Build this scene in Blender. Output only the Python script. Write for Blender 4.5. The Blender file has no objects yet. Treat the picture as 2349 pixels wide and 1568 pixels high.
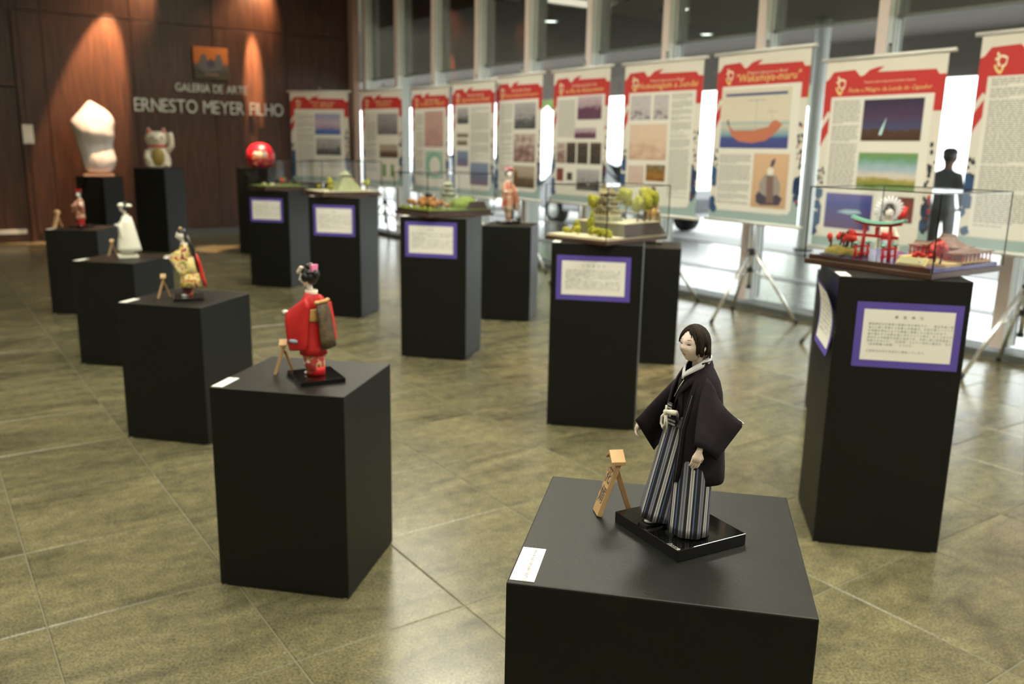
import bpy, math, random
from mathutils import Vector, Matrix, noise
random.seed(7)
sc = bpy.context.scene
COL = sc.collection
PI = math.pi
def R(a): return math.radians(a)

# ------------------------------------------------------------------ camera
W, H = 2349, 1568
FPX = 1980.2
PITCH, ROLL, CAMZ = 0.2206623, 0.01884815, 1.6
cp, sp, cr, sr = math.cos(PITCH), math.sin(PITCH), math.cos(ROLL), math.sin(ROLL)
FWD = Vector((0, cp, -sp)); R0 = Vector((1, 0, 0)); U0 = R0.cross(FWD)
RT = R0*cr + U0*sr; UP = U0*cr - R0*sr
CAM = Vector((0, 0, CAMZ))
cd = bpy.data.cameras.new('camera'); cam = bpy.data.objects.new('camera', cd); COL.objects.link(cam)
cd.sensor_width = 36; cd.lens = 36*FPX/W; cd.clip_start = .05; cd.clip_end = 400
M = Matrix((RT, UP, -FWD)).transposed().to_4x4(); M.translation = CAM
cam.matrix_world = M
cd.dof.use_dof = True; cd.dof.focus_distance = 1.58; cd.dof.aperture_fstop = 3.6
sc.camera = cam

# ------------------------------------------------------------------ world, exposure
wd = bpy.data.worlds.new('overcast'); sc.world = wd; wd.use_nodes = True
bg = wd.node_tree.nodes['Background']; bg.inputs[0].default_value = (.93, .97, 1, 1); bg.inputs[1].default_value = 4.5
sc.view_settings.view_transform = 'Standard'; sc.view_settings.look = 'None'
sc.view_settings.gamma = 1; sc.view_settings.use_curve_mapping = False
sc.view_settings.exposure = 0.26

# room axes: V towards the glass front, U along it into the depth of the hall
TH = R(34.89812)
Vx, Ux = Vector((math.cos(TH), math.sin(TH), 0)), Vector((-math.sin(TH), math.cos(TH), 0))
def uvw(u, v, z=0): return Ux*u + Vx*v + Vector((0, 0, z))

def lamp(name, kind, loc, energy, color, target=None, **k):
    d = bpy.data.lights.new(name, kind); o = bpy.data.objects.new(name, d); COL.objects.link(o)
    o.location = loc; d.energy = energy; d.color = color
    for a, b in k.items(): setattr(d, a, b)
    if target is not None:
        o.rotation_euler = (Vector(target)-Vector(loc)).to_track_quat('-Z', 'Y').to_euler()
    return o
CEIL = 4.6
# fluorescent panels of the hall and an added far pair (fixtures are modelled further down)
PANELS = [(u, v, {-3.0: 8, .4: 32, 3.8: 62}[v]) for u in (-1.5, 1.2, 3.9, 6.6) for v in (-3.0, .4, 3.8)]+[(9.4, 4.9, 34), (12.2, 4.9, 26)]  # last pair added to brighten the far banners
for (u, v, e) in PANELS:
    lamp('ceiling_panel_light', 'AREA', uvw(u, v, CEIL-.60), e*.78, (1, .965, .84), shape='RECTANGLE', size=1.15, size_y=.55, spread=R(155)).rotation_euler = (0, 0, TH)
    lamp('added_ceiling_uplight', 'AREA', uvw(u, v, CEIL-.48), e*.85, (1, .965, .84), shape='RECTANGLE', size=1.15, size_y=.55).rotation_euler = (PI, 0, TH)  # added uplights, brighten the ceiling that the pedestal tops mirror
# warm halogen spots on the timber wall and exhibits, plus one added glow lamp
SPOTS = [((15.38, 5.30, 4.45), (15.68, 5.28, 3.0), 5200, 13.5, .8), ((15.30, 5.62, 4.47), (15.68, 5.35, 3.9), 260, 75, .9),  # second entry is added for the wide glow above the streak
         ((15.25, 3.2, 4.45), (15.68, 2.72, 2.5), 2600, 30, .5),
         ((15.15, 3.9, 4.45), (15.68, 3.2, 3.7), 220, 60, .8),
         ((13.5, 2.6, 4.45), (14.45, 2.43, 1.85), 1300, 16, .5),
         ((11.6, 4.55, 4.45), (12.9, 4.15, 1.35), 2600, 13, .6),
         ((8.6, 4.9, 4.45), (9.0, 4.3, 0.0), 300, 24, .9),
         ((4.5, 5.2, 4.45), (4.3, 4.6, 0.0), 420, 24, .9),
         ((4.6, 4.2, 4.45), (4.9, 3.9, 0.0), 300, 18, .9),
         ((14.2, 1.0, 4.45), (15.1, 1.3, 0.0), 300, 30, .9),
         ((1.0, 2.2, 4.45), (1.05, 1.15, 1.1), 90, 34, .9)]
for (p, t, e, a, bl) in SPOTS:
    lamp('halogen_spot_light', 'SPOT', uvw(*p), e, (1, .60, .34) if p[0] > 2 else (1, .86, .62), uvw(*t), spot_size=R(a), spot_blend=bl, shadow_soft_size=.03)

# ------------------------------------------------------------------ materials
MATS = {}
def nodes(name):
    m = bpy.data.materials.new(name); m.use_nodes = True; nt = m.node_tree
    b = nt.nodes['Principled BSDF']
    MATS[name] = m
    return m, nt, b
def N(nt, t, **k):
    n = nt.nodes.new(t)
    for a, v in k.items():
        if a == 'inp':
            for i, x in v.items(): n.inputs[i].default_value = x
        else: setattr(n, a, v)
    return n
def L(nt, a, b): nt.links.new(a, b)
def c4(c): return (c[0], c[1], c[2], 1)
def ramp(nt, stops, interp='LINEAR'):
    r = nt.nodes.new('ShaderNodeValToRGB'); e = r.color_ramp; e.interpolation = interp
    while len(e.elements) < len(stops): e.elements.new(.5)
    for el, (p, c) in zip(e.elements, stops): el.position = p; el.color = c4(c)
    return r
def mat(name, col, rough=.6, metal=0, col2=None, scale=8, bump=0, bscale=60, spec=.5, coat=0, emit=0, stretch=None, detail=4, sss=0):
    m, nt, b = nodes(name)
    b.inputs['Roughness'].default_value = rough; b.inputs['Metallic'].default_value = metal
    b.inputs['Specular IOR Level'].default_value = spec; b.inputs['Coat Weight'].default_value = coat
    b.inputs['Base Color'].default_value = c4(col)
    tc = N(nt, 'ShaderNodeTexCoord'); src = tc.outputs['Object']
    if stretch:
        mp = N(nt, 'ShaderNodeMapping', inp={3: stretch}); L(nt, src, mp.inputs[0]); src = mp.outputs[0]
    if col2:
        n = N(nt, 'ShaderNodeTexNoise', inp={'Scale': scale, 'Detail': detail}); L(nt, src, n.inputs[0])
        r = ramp(nt, [(.35, col), (.65, col2)]); L(nt, n.outputs[0], r.inputs[0]); L(nt, r.outputs[0], b.inputs['Base Color'])
    if bump:
        n = N(nt, 'ShaderNodeTexNoise', inp={'Scale': bscale, 'Detail': 3}); L(nt, src, n.inputs[0])
        bp = N(nt, 'ShaderNodeBump', inp={'Strength': bump, 'Distance': .002}); L(nt, n.outputs[0], bp.inputs['Height']); L(nt, bp.outputs[0], b.inputs['Normal'])
    if emit:
        b.inputs['Emission Color'].default_value = c4(col); b.inputs['Emission Strength'].default_value = emit
    if sss:
        b.inputs['Subsurface Weight'].default_value = sss; b.inputs['Subsurface Radius'].default_value = (.004, .002, .001)
    return m
def glass(name, tint, f0=.04, rough=0.0, power=5.0, gain=.96):
    m = bpy.data.materials.new(name); m.use_nodes = True; nt = m.node_tree; nt.nodes.clear(); MATS[name] = m
    o = N(nt, 'ShaderNodeOutputMaterial'); t = N(nt, 'ShaderNodeBsdfTransparent'); g = N(nt, 'ShaderNodeBsdfGlossy')
    t.inputs[0].default_value = c4(tint); g.inputs['Roughness'].default_value = rough
    lw = N(nt, 'ShaderNodeLayerWeight'); lw.inputs[0].default_value = .5
    p = N(nt, 'ShaderNodeMath', operation='POWER', inp={1: power}); L(nt, lw.outputs['Facing'], p.inputs[0])
    a = N(nt, 'ShaderNodeMath', operation='MULTIPLY_ADD', inp={1: gain, 2: f0}); L(nt, p.outputs[0], a.inputs[0])
    mx = N(nt, 'ShaderNodeMixShader'); L(nt, a.outputs[0], mx.inputs[0]); L(nt, t.outputs[0], mx.inputs[1]); L(nt, g.outputs[0], mx.inputs[2])
    L(nt, mx.outputs[0], o.inputs[0])
    return m

def stone_floor():
    m, nt, b = nodes('stone_floor')
    geo = N(nt, 'ShaderNodeNewGeometry'); oi = N(nt, 'ShaderNodeObjectInfo')
    add = N(nt, 'ShaderNodeMath', operation='ADD'); L(nt, geo.outputs['Random Per Island'], add.inputs[0]); L(nt, oi.outputs['Random'], add.inputs[1])
    off = N(nt, 'ShaderNodeVectorMath', operation='SCALE', inp={0: (37, 17, 0)}); L(nt, add.outputs[0], off.inputs['Scale'])
    rot = N(nt, 'ShaderNodeVectorRotate', rotation_type='Z_AXIS', inp={'Angle': -TH}); L(nt, geo.outputs['Position'], rot.inputs[0])
    pos = N(nt, 'ShaderNodeVectorMath', operation='ADD'); L(nt, rot.outputs[0], pos.inputs[0]); L(nt, off.outputs[0], pos.inputs[1])
    st = N(nt, 'ShaderNodeMapping', inp={3: (.9, 2.6, 1), 2: (0, 0, .35)}); L(nt, pos.outputs[0], st.inputs[0])
    big = N(nt, 'ShaderNodeTexNoise', inp={'Scale': 1.6, 'Detail': 5, 'Distortion': 1.2}); L(nt, st.outputs[0], big.inputs[0])
    fine = N(nt, 'ShaderNodeTexNoise', inp={'Scale': 110, 'Detail': 3, 'Roughness': .8}); L(nt, geo.outputs['Position'], fine.inputs[0])
    mid = N(nt, 'ShaderNodeTexNoise', inp={'Scale': 16, 'Detail': 5}); L(nt, pos.outputs[0], mid.inputs[0])
    r1 = ramp(nt, [(.26, (.080, .074, .044)), (.42, (.145, .134, .079)), (.56, (.181, .166, .096)), (.78, (.252, .229, .132))]); L(nt, big.outputs[0], r1.inputs[0])
    r2 = ramp(nt, [(.36, (.42, .42, .42)), (.5, (.95, .95, .95)), (.66, (1.35, 1.33, 1.2))]); L(nt, fine.outputs[0], r2.inputs[0])
    r3 = ramp(nt, [(.3, (.75, .77, .78)), (.7, (1.15, 1.12, 1.05))]); L(nt, mid.outputs[0], r3.inputs[0])
    m1 = N(nt, 'ShaderNodeMix', data_type='RGBA', blend_type='MULTIPLY', inp={0: 1.0}); L(nt, r1.outputs[0], m1.inputs[6]); L(nt, r2.outputs[0], m1.inputs[7])
    m2 = N(nt, 'ShaderNodeMix', data_type='RGBA', blend_type='MULTIPLY', inp={0: 1.0}); L(nt, m1.outputs[2], m2.inputs[6]); L(nt, r3.outputs[0], m2.inputs[7])
    # cleft streaks running across the slabs
    s2 = N(nt, 'ShaderNodeMapping', inp={3: (.55, 5.5, 1), 2: (0, 0, .3)}); L(nt, pos.outputs[0], s2.inputs[0])
    vn = N(nt, 'ShaderNodeTexNoise', inp={'Scale': 1.1, 'Detail': 6, 'Distortion': .5, 'Roughness': .6}); L(nt, s2.outputs[0], vn.inputs[0])
    vr = ramp(nt, [(.30, (.55, .56, .58)), (.42, (1, 1, 1)), (.60, (1, 1, 1)), (.72, (1.35, 1.32, 1.2))]); L(nt, vn.outputs[0], vr.inputs[0])
    m3 = N(nt, 'ShaderNodeMix', data_type='RGBA', blend_type='MULTIPLY', inp={0: .5}); L(nt, m2.outputs[2], m3.inputs[6]); L(nt, vr.outputs[0], m3.inputs[7])
    L(nt, m3.outputs[2], b.inputs['Base Color'])
    b.inputs['Roughness'].default_value = .24
    bp = N(nt, 'ShaderNodeBump', inp={'Strength': .06, 'Distance': .002}); L(nt, fine.outputs[0], bp.inputs['Height']); L(nt, bp.outputs[0], b.inputs['Normal'])
    b.inputs['Specular IOR Level'].default_value = .5
    return m
stone_floor()

def timber():
    m, nt, b = nodes('timber')
    tc = N(nt, 'ShaderNodeTexCoord'); oi = N(nt, 'ShaderNodeObjectInfo')
    mp = N(nt, 'ShaderNodeMapping', inp={3: (9, 9, .5)}); L(nt, tc.outputs['Object'], mp.inputs[0])
    off = N(nt, 'ShaderNodeVectorMath', operation='SCALE', inp={0: (11, 5, 9)}); L(nt, oi.outputs['Random'], off.inputs['Scale'])
    ad = N(nt, 'ShaderNodeVectorMath', operation='ADD'); L(nt, mp.outputs[0], ad.inputs[0]); L(nt, off.outputs[0], ad.inputs[1])
    n = N(nt, 'ShaderNodeTexNoise', inp={'Scale': 3.5, 'Detail': 6, 'Distortion': .4}); L(nt, ad.outputs[0], n.inputs[0])
    r = ramp(nt, [(.3, (.033, .013, .0065)), (.5, (.055, .021, .0095)), (.72, (.088, .034, .0145))]); L(nt, n.outputs[0], r.inputs[0]); L(nt, r.outputs[0], b.inputs['Base Color'])
    b.inputs['Roughness'].default_value = .38
    return m
timber()

def striped():
    m, nt, b = nodes('striped_silk')
    tc = N(nt, 'ShaderNodeUVMap'); sx = N(nt, 'ShaderNodeSeparateXYZ'); L(nt, tc.outputs[0], sx.inputs[0])
    mu = N(nt, 'ShaderNodeMath', operation='MULTIPLY', inp={1: 7}); L(nt, sx.outputs[0], mu.inputs[0])
    fr = N(nt, 'ShaderNodeMath', operation='FRACT'); L(nt, mu.outputs[0], fr.inputs[0])
    bl, gr, wh, bu = (.012, .012, .017), (.22, .23, .28), (.55, .54, .52), (.10, .15, .30)
    r = ramp(nt, [(0, bl), (.2, gr), (.3, (.1, .1, .14)), (.37, gr), (.46, bl), (.62, wh), (.69, gr), (.75, wh), (.83, bl), (.93, bu)], 'CONSTANT')
    L(nt, fr.outputs[0], r.inputs[0]); L(nt, r.outputs[0], b.inputs['Base Color'])
    b.inputs['Roughness'].default_value = .7
    return m
striped()

mat('black_paint', (.0045, .0050, .0038), .45, spec=.33, bump=.12, bscale=160)
mat('black_lacquer', (.004, .004, .004), .06, coat=.6)
mat('grout', (.16, .148, .095), .6)
mat('plaster', (.55, .52, .45), .8)
mat('ceiling_white', (.72, .70, .62), .85)
mat('dark_skirting', (.09, .095, .09), .4)
mat('pink_trim', (.42, .27, .2), .45)
mat('aluminium', (.76, .79, .74), .42, .15, col2=(.70, .73, .68), scale=3)
mat('aluminium_room_lit', (.68, .58, .54), .5, .1)  # room light on the mullion's inner face put into the pinkish colour
mat('aluminium_dark', (.14, .15, .14), .5, .3)
mat('chrome', (.86, .86, .84), .26, .85)
mat('black_plastic', (.012, .012, .012), .4)
mat('steel_letter', (.62, .64, .6), .3, .75)
mat('white_paper', (.86, .85, .80), .7)
mat('paper_ink', (.07, .07, .07), .8)
mat('purple_card', (.105, .07, .40), .6); mat('placard_ink', (.17, .17, .16), .8)
mat('canopy_soffit', (.15, .132, .108), .8)
mat('terrace_stone', (.24, .235, .23), .2, col2=(.14, .135, .13), scale=3, bump=.9, bscale=9, stretch=(1, 4, 1))
mat('terrace_band', (.10, .075, .06), .35)
mat('asphalt', (.55, .55, .54), .7)
mat('lamp_glow', (1, .93, .8), .5, emit=14)
mat('cool_glow', (.9, 1, 1), .5, emit=14)
mat('panel_glow', (1, .95, .76), .5, emit=4)
glass('window_glass', (.95, .965, .95), .03, gain=.7)
glass('tinted_glass', (.55, .56, .51), .15, gain=.85)
glass('acrylic', (.985, .985, .98), .014, gain=.28)
glass('acrylic_edge', (.35, .34, .31), .06)
mat('banner_cloth', (.66, .63, .56), .75)
mat('banner_panel', (.70, .69, .63), .75)
mat('banner_red', (.48, .026, .024), .65)
mat('banner_cream', (.76, .70, .50), .7)
mat('banner_yellow', (.75, .58, .22), .7)
mat('banner_text', (.24, .24, .22), .8)
mat('banner_navy', (.025, .07, .17), .7)
mat('banner_ink', (.03, .035, .045), .7)
mat('banner_teal', (.30, .41, .40), .7)
mat('banner_bar', (.68, .68, .64), .4, .2)

# ------------------------------------------------------------------ mesh builder
class MB:
    def __init__(s, mats):
        s.mats = mats if isinstance(mats, (list, tuple)) else [mats]
        s.v, s.f, s.m, s.s, s.uv = [], [], [], [], []
        s.T = Matrix.Identity(4)
    def add(s, V, F, mi=0, smooth=False, uv=None):
        o = len(s.v); s.v += [s.T @ Vector(p) for p in V]
        for k, f in enumerate(F):
            s.f.append([i+o for i in f]); s.m.append(mi); s.s.append(smooth)
            s.uv.append(uv[k] if uv else None)
    def box(s, c, d, mi=0, rot=None, taper=1.0):
        x, y, z = d[0]/2, d[1]/2, d[2]/2; c = Vector(c)
        V = [Vector((i*x*(taper if k > 0 else 1), j*y*(taper if k > 0 else 1), k*z)) for k in (-1, 1) for j in (-1, 1) for i in (-1, 1)]
        if rot is not None: V = [rot @ p for p in V]
        s.add([p+c for p in V], [(0, 2, 3, 1), (4, 5, 7, 6), (0, 1, 5, 4), (2, 6, 7, 3), (0, 4, 6, 2), (1, 3, 7, 5)], mi)
    def loft(s, rings, mi=0, closed=True, caps=(True, True), smooth=True, uvs=False):
        n = len(rings[0]); V = [p for r in rings for p in r]; F = []; UV = []
        nr = len(rings)
        for i in range(nr-1):
            for j in range(n if closed else n-1):
                k = (j+1) % n
                F.append((i*n+j, i*n+k, (i+1)*n+k, (i+1)*n+j))
                UV.append([(j/n, i/(nr-1)), ((j+1)/n, i/(nr-1)), ((j+1)/n, (i+1)/(nr-1)), (j/n, (i+1)/(nr-1))])
        if closed and caps[0]: F.append(tuple(range(n-1, -1, -1))); UV.append(None)
        if closed and caps[1]: F.append(tuple((nr-1)*n+j for j in range(n))); UV.append(None)
        s.add(V, F, mi, smooth, UV if uvs else None)
    def tube(s, pts, r, mi=0, n=10, caps=True, smooth=True):
        pts = [Vector(p) for p in pts]; rings = []
        rs = r if isinstance(r, (list, tuple)) else [r]*len(pts)
        t0 = (pts[1]-pts[0]).normalized(); a = t0.orthogonal().normalized()
        for i, p in enumerate(pts):
            t = (pts[min(i+1, len(pts)-1)]-pts[max(i-1, 0)]).normalized()
            a = (a - t*a.dot(t)).normalized(); b = t.cross(a)
            rings.append([p+(a*math.cos(q)+b*math.sin(q))*rs[i] for q in [2*PI*k/n for k in range(n)]])
        s.loft(rings, mi, True, (caps, caps), smooth)
    def cyl(s, c, r, h, mi=0, n=20, r2=None):
        c = Vector(c); r2 = r if r2 is None else r2
        s.loft([[c+Vector((math.cos(2*PI*k/n)*q, math.sin(2*PI*k/n)*q, z)) for k in range(n)] for q, z in ((r, 0), (r2, h))], mi, True, (True, True), False)
    def lathe(s, prof, c=(0, 0, 0), mi=0, n=20, caps=(True, True), sx=1, sy=1):
        c = Vector(c)
        s.loft([[c+Vector((math.cos(2*PI*k/n)*q*sx, math.sin(2*PI*k/n)*q*sy, z)) for k in range(n)] for q, z in prof], mi, True, caps, True)
    def ball(s, c, r, mi=0, nu=14, nv=9, jit=0, seed=0, fn=None):
        c = Vector(c); r = Vector(r) if not isinstance(r, (int, float)) else Vector((r, r, r)); rings = []
        for i in range(nv+1):
            th = PI*(i+.001)/(nv+.002); rg = []
            for k in range(nu):
                ph = 2*PI*k/nu
                d = Vector((math.sin(th)*math.cos(ph), math.sin(th)*math.sin(ph), -math.cos(th)))
                q = 1+(jit*noise.noise(d*2.3+Vector((seed*3.1, seed, 0))) if jit else 0)
                p = Vector((d.x*r.x, d.y*r.y, d.z*r.z))*q
                if fn: p = fn(d, p)
                rg.append(c+p)
            rings.append(rg)
        s.loft(rings, mi, True, (True, True), True)
    def prism(s, pts, y0, y1, mi=0):
        """outline in x,z extruded along y"""
        n = len(pts); V = [(p[0], y0, p[1]) for p in pts]+[(p[0], y1, p[1]) for p in pts]
        F = [tuple(range(n)), tuple(range(2*n-1, n-1, -1))]+[(i, i+n, (i+1) % n+n, (i+1) % n) for i in range(n)]
        s.add(V, F, mi)
    def build(s, name, parent=None, loc=None, rotz=None, bevel=0, kind=None, solid=0, sub=0):
        me = bpy.data.meshes.new(name); me.from_pydata([tuple(p) for p in s.v], [], s.f)
        for m in s.mats: me.materials.append(MATS[m])
        me.polygons.foreach_set('material_index', s.m); me.polygons.foreach_set('use_smooth', s.s)
        if any(u is not None for u in s.uv):
            ul = me.uv_layers.new(name='UVMap')
            for p, u in zip(me.polygons, s.uv):
                if u:
                    for li, q in zip(p.loop_indices, u): ul.data[li].uv = q
        me.update(); me.validate()
        o = bpy.data.objects.new(name, me); COL.objects.link(o)
        if parent is not None: o.parent = parent
        if loc is not None: o.location = loc
        if rotz is not None: o.rotation_euler.z = rotz
        if bevel:
            md = o.modifiers.new('bevel', 'BEVEL'); md.width = bevel; md.segments = 2; md.limit_method = 'ANGLE'
        if solid:
            md = o.modifiers.new('solid', 'SOLIDIFY'); md.thickness = solid; md.offset = 0
        if sub:
            md = o.modifiers.new('sub', 'SUBSURF'); md.levels = sub; md.render_levels = sub
        if kind: o['kind'] = kind
        return o
def tag(o, label, cat, group=None):
    o['label'] = label; o['category'] = cat
    if group: o['group'] = group
    return o
def thing(name, label, cat, loc=(0, 0, 0), rotz=0, group=None):
    o = bpy.data.objects.new(name, None); COL.objects.link(o); o.location = loc; o.rotation_euler.z = rotz
    o.empty_display_size = .1
    return tag(o, label, cat, group)
def one(name, mats, parent=None, fn=None, **k):
    m = MB(mats); fn(m); return m.build(name, parent, **k)
def copy_tree(o, parent=None):
    c = o.copy(); COL.objects.link(c); c.parent = parent
    for ch in o.children: copy_tree(ch, c)
    return c

_tc = {}
def text_geo(s, size=1.0, depth=0.0, align='CENTER', spacing=1.0, shear=0, res=1):
    key = (s, size, depth, align, spacing, shear, res)
    if key in _tc: return _tc[key]
    cu = bpy.data.curves.new('t', 'FONT'); cu.body = s; cu.size = size; cu.extrude = depth; cu.align_x = align
    cu.space_character = spacing; cu.shear = shear; cu.resolution_u = res
    ob = bpy.data.objects.new('t', cu); COL.objects.link(ob)
    dg = bpy.context.evaluated_depsgraph_get(); dg.update()
    me = bpy.data.meshes.new_from_object(ob.evaluated_get(dg))
    V = [v.co.copy() for v in me.vertices]; F = [tuple(p.vertices) for p in me.polygons]
    bpy.data.objects.remove(ob); bpy.data.curves.remove(cu); bpy.data.meshes.remove(me)
    _tc[key] = (V, F); return V, F
def put_text(mb, s, origin, ex, ey, size, mi=0, depth=0.0, **k):
    V, F = text_geo(s, size, depth, **k); ex = Vector(ex); ey = Vector(ey); ez = ex.cross(ey); o = Vector(origin)
    mb.add([o+ex*p.x+ey*p.y+ez*p.z for p in V], F, mi)

# ================================================================== SETTING
def pix(p):
    d = Vector(p)-CAM; z = d.dot(FWD)
    if z < .1: return None
    return (W/2+FPX*d.dot(RT)/z, H/2-FPX*d.dot(UP)/z)
UMIN, UMAX, VMIN, VG = -4.0, 15.7, -7.0, 7.3
def struct(name, mats, fn, parent=None, **k):
    m = MB(mats); fn(m); o = m.build(name, parent, rotz=None if parent else TH, **k); 
    if parent is None: o['kind'] = 'structure'
    return o
floor = struct('floor', 'grout', lambda m: m.box(((VMIN+VG)/2, (UMIN+UMAX)/2, -.055), (VG-VMIN+.1, UMAX-UMIN+.2, .104)))
TV, TU = .625, .64
tile_mb = MB('stone_floor')
g = .0025
def tile_geo(m, x0, x1, y0, y1):
    e = .003
    m.add([(x0, y0, -.003), (x1, y0, -.003), (x1, y1, -.003), (x0, y1, -.003), (x0+e, y0+e, 0), (x1-e, y0+e, 0), (x1-e, y1-e, 0), (x0+e, y1-e, 0)],
          [(4, 5, 6, 7), (0, 1, 5, 4), (1, 2, 6, 5), (2, 3, 7, 6), (3, 0, 4, 7)])
tile_geo(tile_mb, -TV/2+g, TV/2-g, -TU/2+g, TU/2-g)
cells = []
for i in range(-12, 13):
    for j in range(-11, 22):
        x0, y0 = .23+TV*i, 2.39+TU*j; x1, y1 = x0+TV, y0+TU
        cx0, cx1, cy0, cy1 = max(x0, VMIN), min(x1, VG-.1), max(y0, UMIN), min(y1, UMAX)
        if cx1-cx0 < .02 or cy1-cy0 < .02: continue
        full = (cx0, cx1, cy0, cy1) == (x0, x1, y0, y1)
        q = [pix(uvw(b, a)) for a, b in ((x0, y0), (x1, y0), (x1, y1), (x0, y1))]
        ar = 0
        if full and all(q) and any(-60 < p[0] < W+60 and -60 < p[1] < H+60 for p in q):
            ar = abs(sum(q[k][0]*q[(k+1) % 4][1]-q[(k+1) % 4][0]*q[k][1] for k in range(4)))/2
        cells.append((ar, x0, y0, cx0, cx1, cy0, cy1))
cells.sort(reverse=True)
first = tile_mb.build('tile', floor); first.location = (cells[0][1]+TV/2, cells[0][2]+TU/2, 0)
rest = MB('stone_floor')
for k, (ar, x0, y0, a, b, c, d) in enumerate(cells[1:], 1):
    if ar > 0 and k < 300:
        t = first.copy(); COL.objects.link(t); t.location = (x0+TV/2, y0+TU/2, 0)
    else: tile_geo(rest, a+g, b-g, c+g, d-g)
rest.build('floor_tiles', floor, kind='stuff')

ceil = struct('ceiling', 'ceiling_white', lambda m: m.box(((VMIN+VG)/2, (UMIN+UMAX)/2, CEIL+.06), (VG-VMIN+.6, UMAX-UMIN+.6, .12)))
struct('wall_left', 'plaster', lambda m: m.box((VMIN-.06, (UMIN+UMAX)/2, CEIL/2), (.12, UMAX-UMIN+.4, CEIL)))
struct('wall_front', 'plaster', lambda m: m.box(((VMIN+VG)/2, UMIN-.06, CEIL/2), (VG-VMIN+.2, .12, CEIL)))
wb = struct('wall_back', 'timber', lambda m: m.box(((VMIN+7.1)/2, UMAX+.1, CEIL/2), (7.1-VMIN, .14, CEIL)))
# timber panels, joints recessed
edges = [VMIN, -5.8, -4.5, -3.2, -1.9, -.6, .48, 1.66, 1.98, 3.28, 4.58, 5.88, 7.09]
for a, b in zip(edges[:-1], edges[1:]):
    for z0, z1 in ((.13, 3.5), (3.52, CEIL-.01)):
        if a == .48 and z0 < 1: continue
        m = MB('timber'); m.box((0, 0, 0), (b-a-.012, .024, z1-z0))
        m.build('panel', wb, bevel=.003).location = ((a+b)/2, UMAX+.018, (z0+z1)/2)
struct('baseboard_back', 'dark_skirting', lambda m: (m.box(((VMIN+.4)/2, UMAX+.01, .06), (.4-VMIN, .05, .12)), m.box(((1.75+7.09)/2, UMAX+.01, .06), (7.09-1.75, .05, .12))))
struct('trim_1', 'pink_trim', lambda m: m.box((7.17, UMAX-.02, CEIL/2), (.13, .3, CEIL)), bevel=.004)
# service door beside the timber wall
door = struct('door_1', 'timber', lambda m: m.box((1.06, UMAX+.012, 1.19), (1.02, .05, 2.36)), bevel=.003)
for x in (.515, 1.61): one('frame', 'timber', door, lambda m: m.box((x, UMAX-.01, 1.75), (.07, .12, 3.5)), bevel=.004)
one('frame', 'timber', door, lambda m: m.box((1.06, UMAX-.01, 2.42), (1.0, .12, .07)), bevel=.004)
one('overpanel', 'timber', door, lambda m: m.box((1.06, UMAX+.015, 2.98), (1.0, .03, 1.03)))
one('kick_strip', 'aluminium', door, lambda m: m.box((1.04, UMAX-.018, .17), (.95, .012, .07)), bevel=.002)
def dh(m):
    m.tube([(.68, UMAX-.07, .95), (.68, UMAX-.07, 1.25)], .012); m.tube([(.68, UMAX-.012, .98), (.68, UMAX-.07, .98)], .008); m.tube([(.68, UMAX-.012, 1.22), (.68, UMAX-.07, 1.22)], .008)
one('handle', 'aluminium', door, dh)
nt_ = thing('notice_sheet', 'white paper notice pinned on the timber wall beside the door', 'notice', uvw(15.7, 1.66), TH)
def sheet(m):
    n = 6; rings = []
    for i in range(n+1):
        z = 1.53+.29*i/n; y = -.075-.004*math.sin(i*1.1)
        rings.append([(-.075, y, z), (.075, y+.002, z), (.075, y+.003, z), (-.075, y+.001, z)])
    m.loft(rings, 0, smooth=False)
one('sheet', 'white_paper', nt_, sheet)
one('pin', 'chrome', nt_, lambda m: m.cyl((0, -.08, 1.80), .006, .006, n=10))

# glazed front
MU = [15.20, 13.94, 12.66, 11.36, 10.08, 8.76, 7.42, 6.08, 4.75]+[4.75-1.32*k for k in range(1, 7)]
front = struct('wall_right', ['aluminium', 'aluminium_dark'], lambda m: (m.box((7.27, (UMIN+UMAX)/2, .02), (.30, UMAX-UMIN, .08), 1), m.box((7.3, (UMIN+UMAX)/2, CEIL-.05), (.2, UMAX-UMIN, .1))))
mm = MB(['aluminium', 'aluminium_room_lit', 'aluminium_dark'])
zt = CEIL-.1
for (x0, x1, y0, y1, mi) in ((7.155, 7.29, -.048, .048, 0), (7.31, 7.39, -.045, .045, 0), (7.29, 7.31, -.03, .03, 2), (7.147, 7.155, -.052, .052, 1), (7.19, 7.205, -.054, .054, 0), (7.24, 7.25, -.051, .051, 2), (7.36, 7.37, -.05, .05, 2)):
    mm.box(((x0+x1)/2, (y0+y1)/2, .06+zt/2), (x1-x0, y1-y0, zt-.06), mi)
mo = mm.build('mullion', front); mo.location = (0, MU[0]-.05, 0)
for u in MU[1:]:
    c = mo.copy(); COL.objects.link(c); c.location = (0, u-.05, 0)
ed = [UMAX]+[u-.05 for u in MU]+[UMIN]
for a, b in zip(ed[:-1], ed[1:]):
    w_ = a-b-.06
    if w_ < .1: continue
    for nm, z0, z1 in (('window_glass', .06, 2.765), ('tinted_glass', 2.795, CEIL-.1)):
        m = MB(nm); m.box((0, 0, 0), (.010, w_, z1-z0)); m.build('pane', front).location = (VG, (a+b)/2, (z0+z1)/2)
    m = MB('aluminium_dark'); m.box((0, 0, 0), (.05, w_, .03)); m.build('transom', front).location = (VG, (a+b)/2, 2.78)

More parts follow.
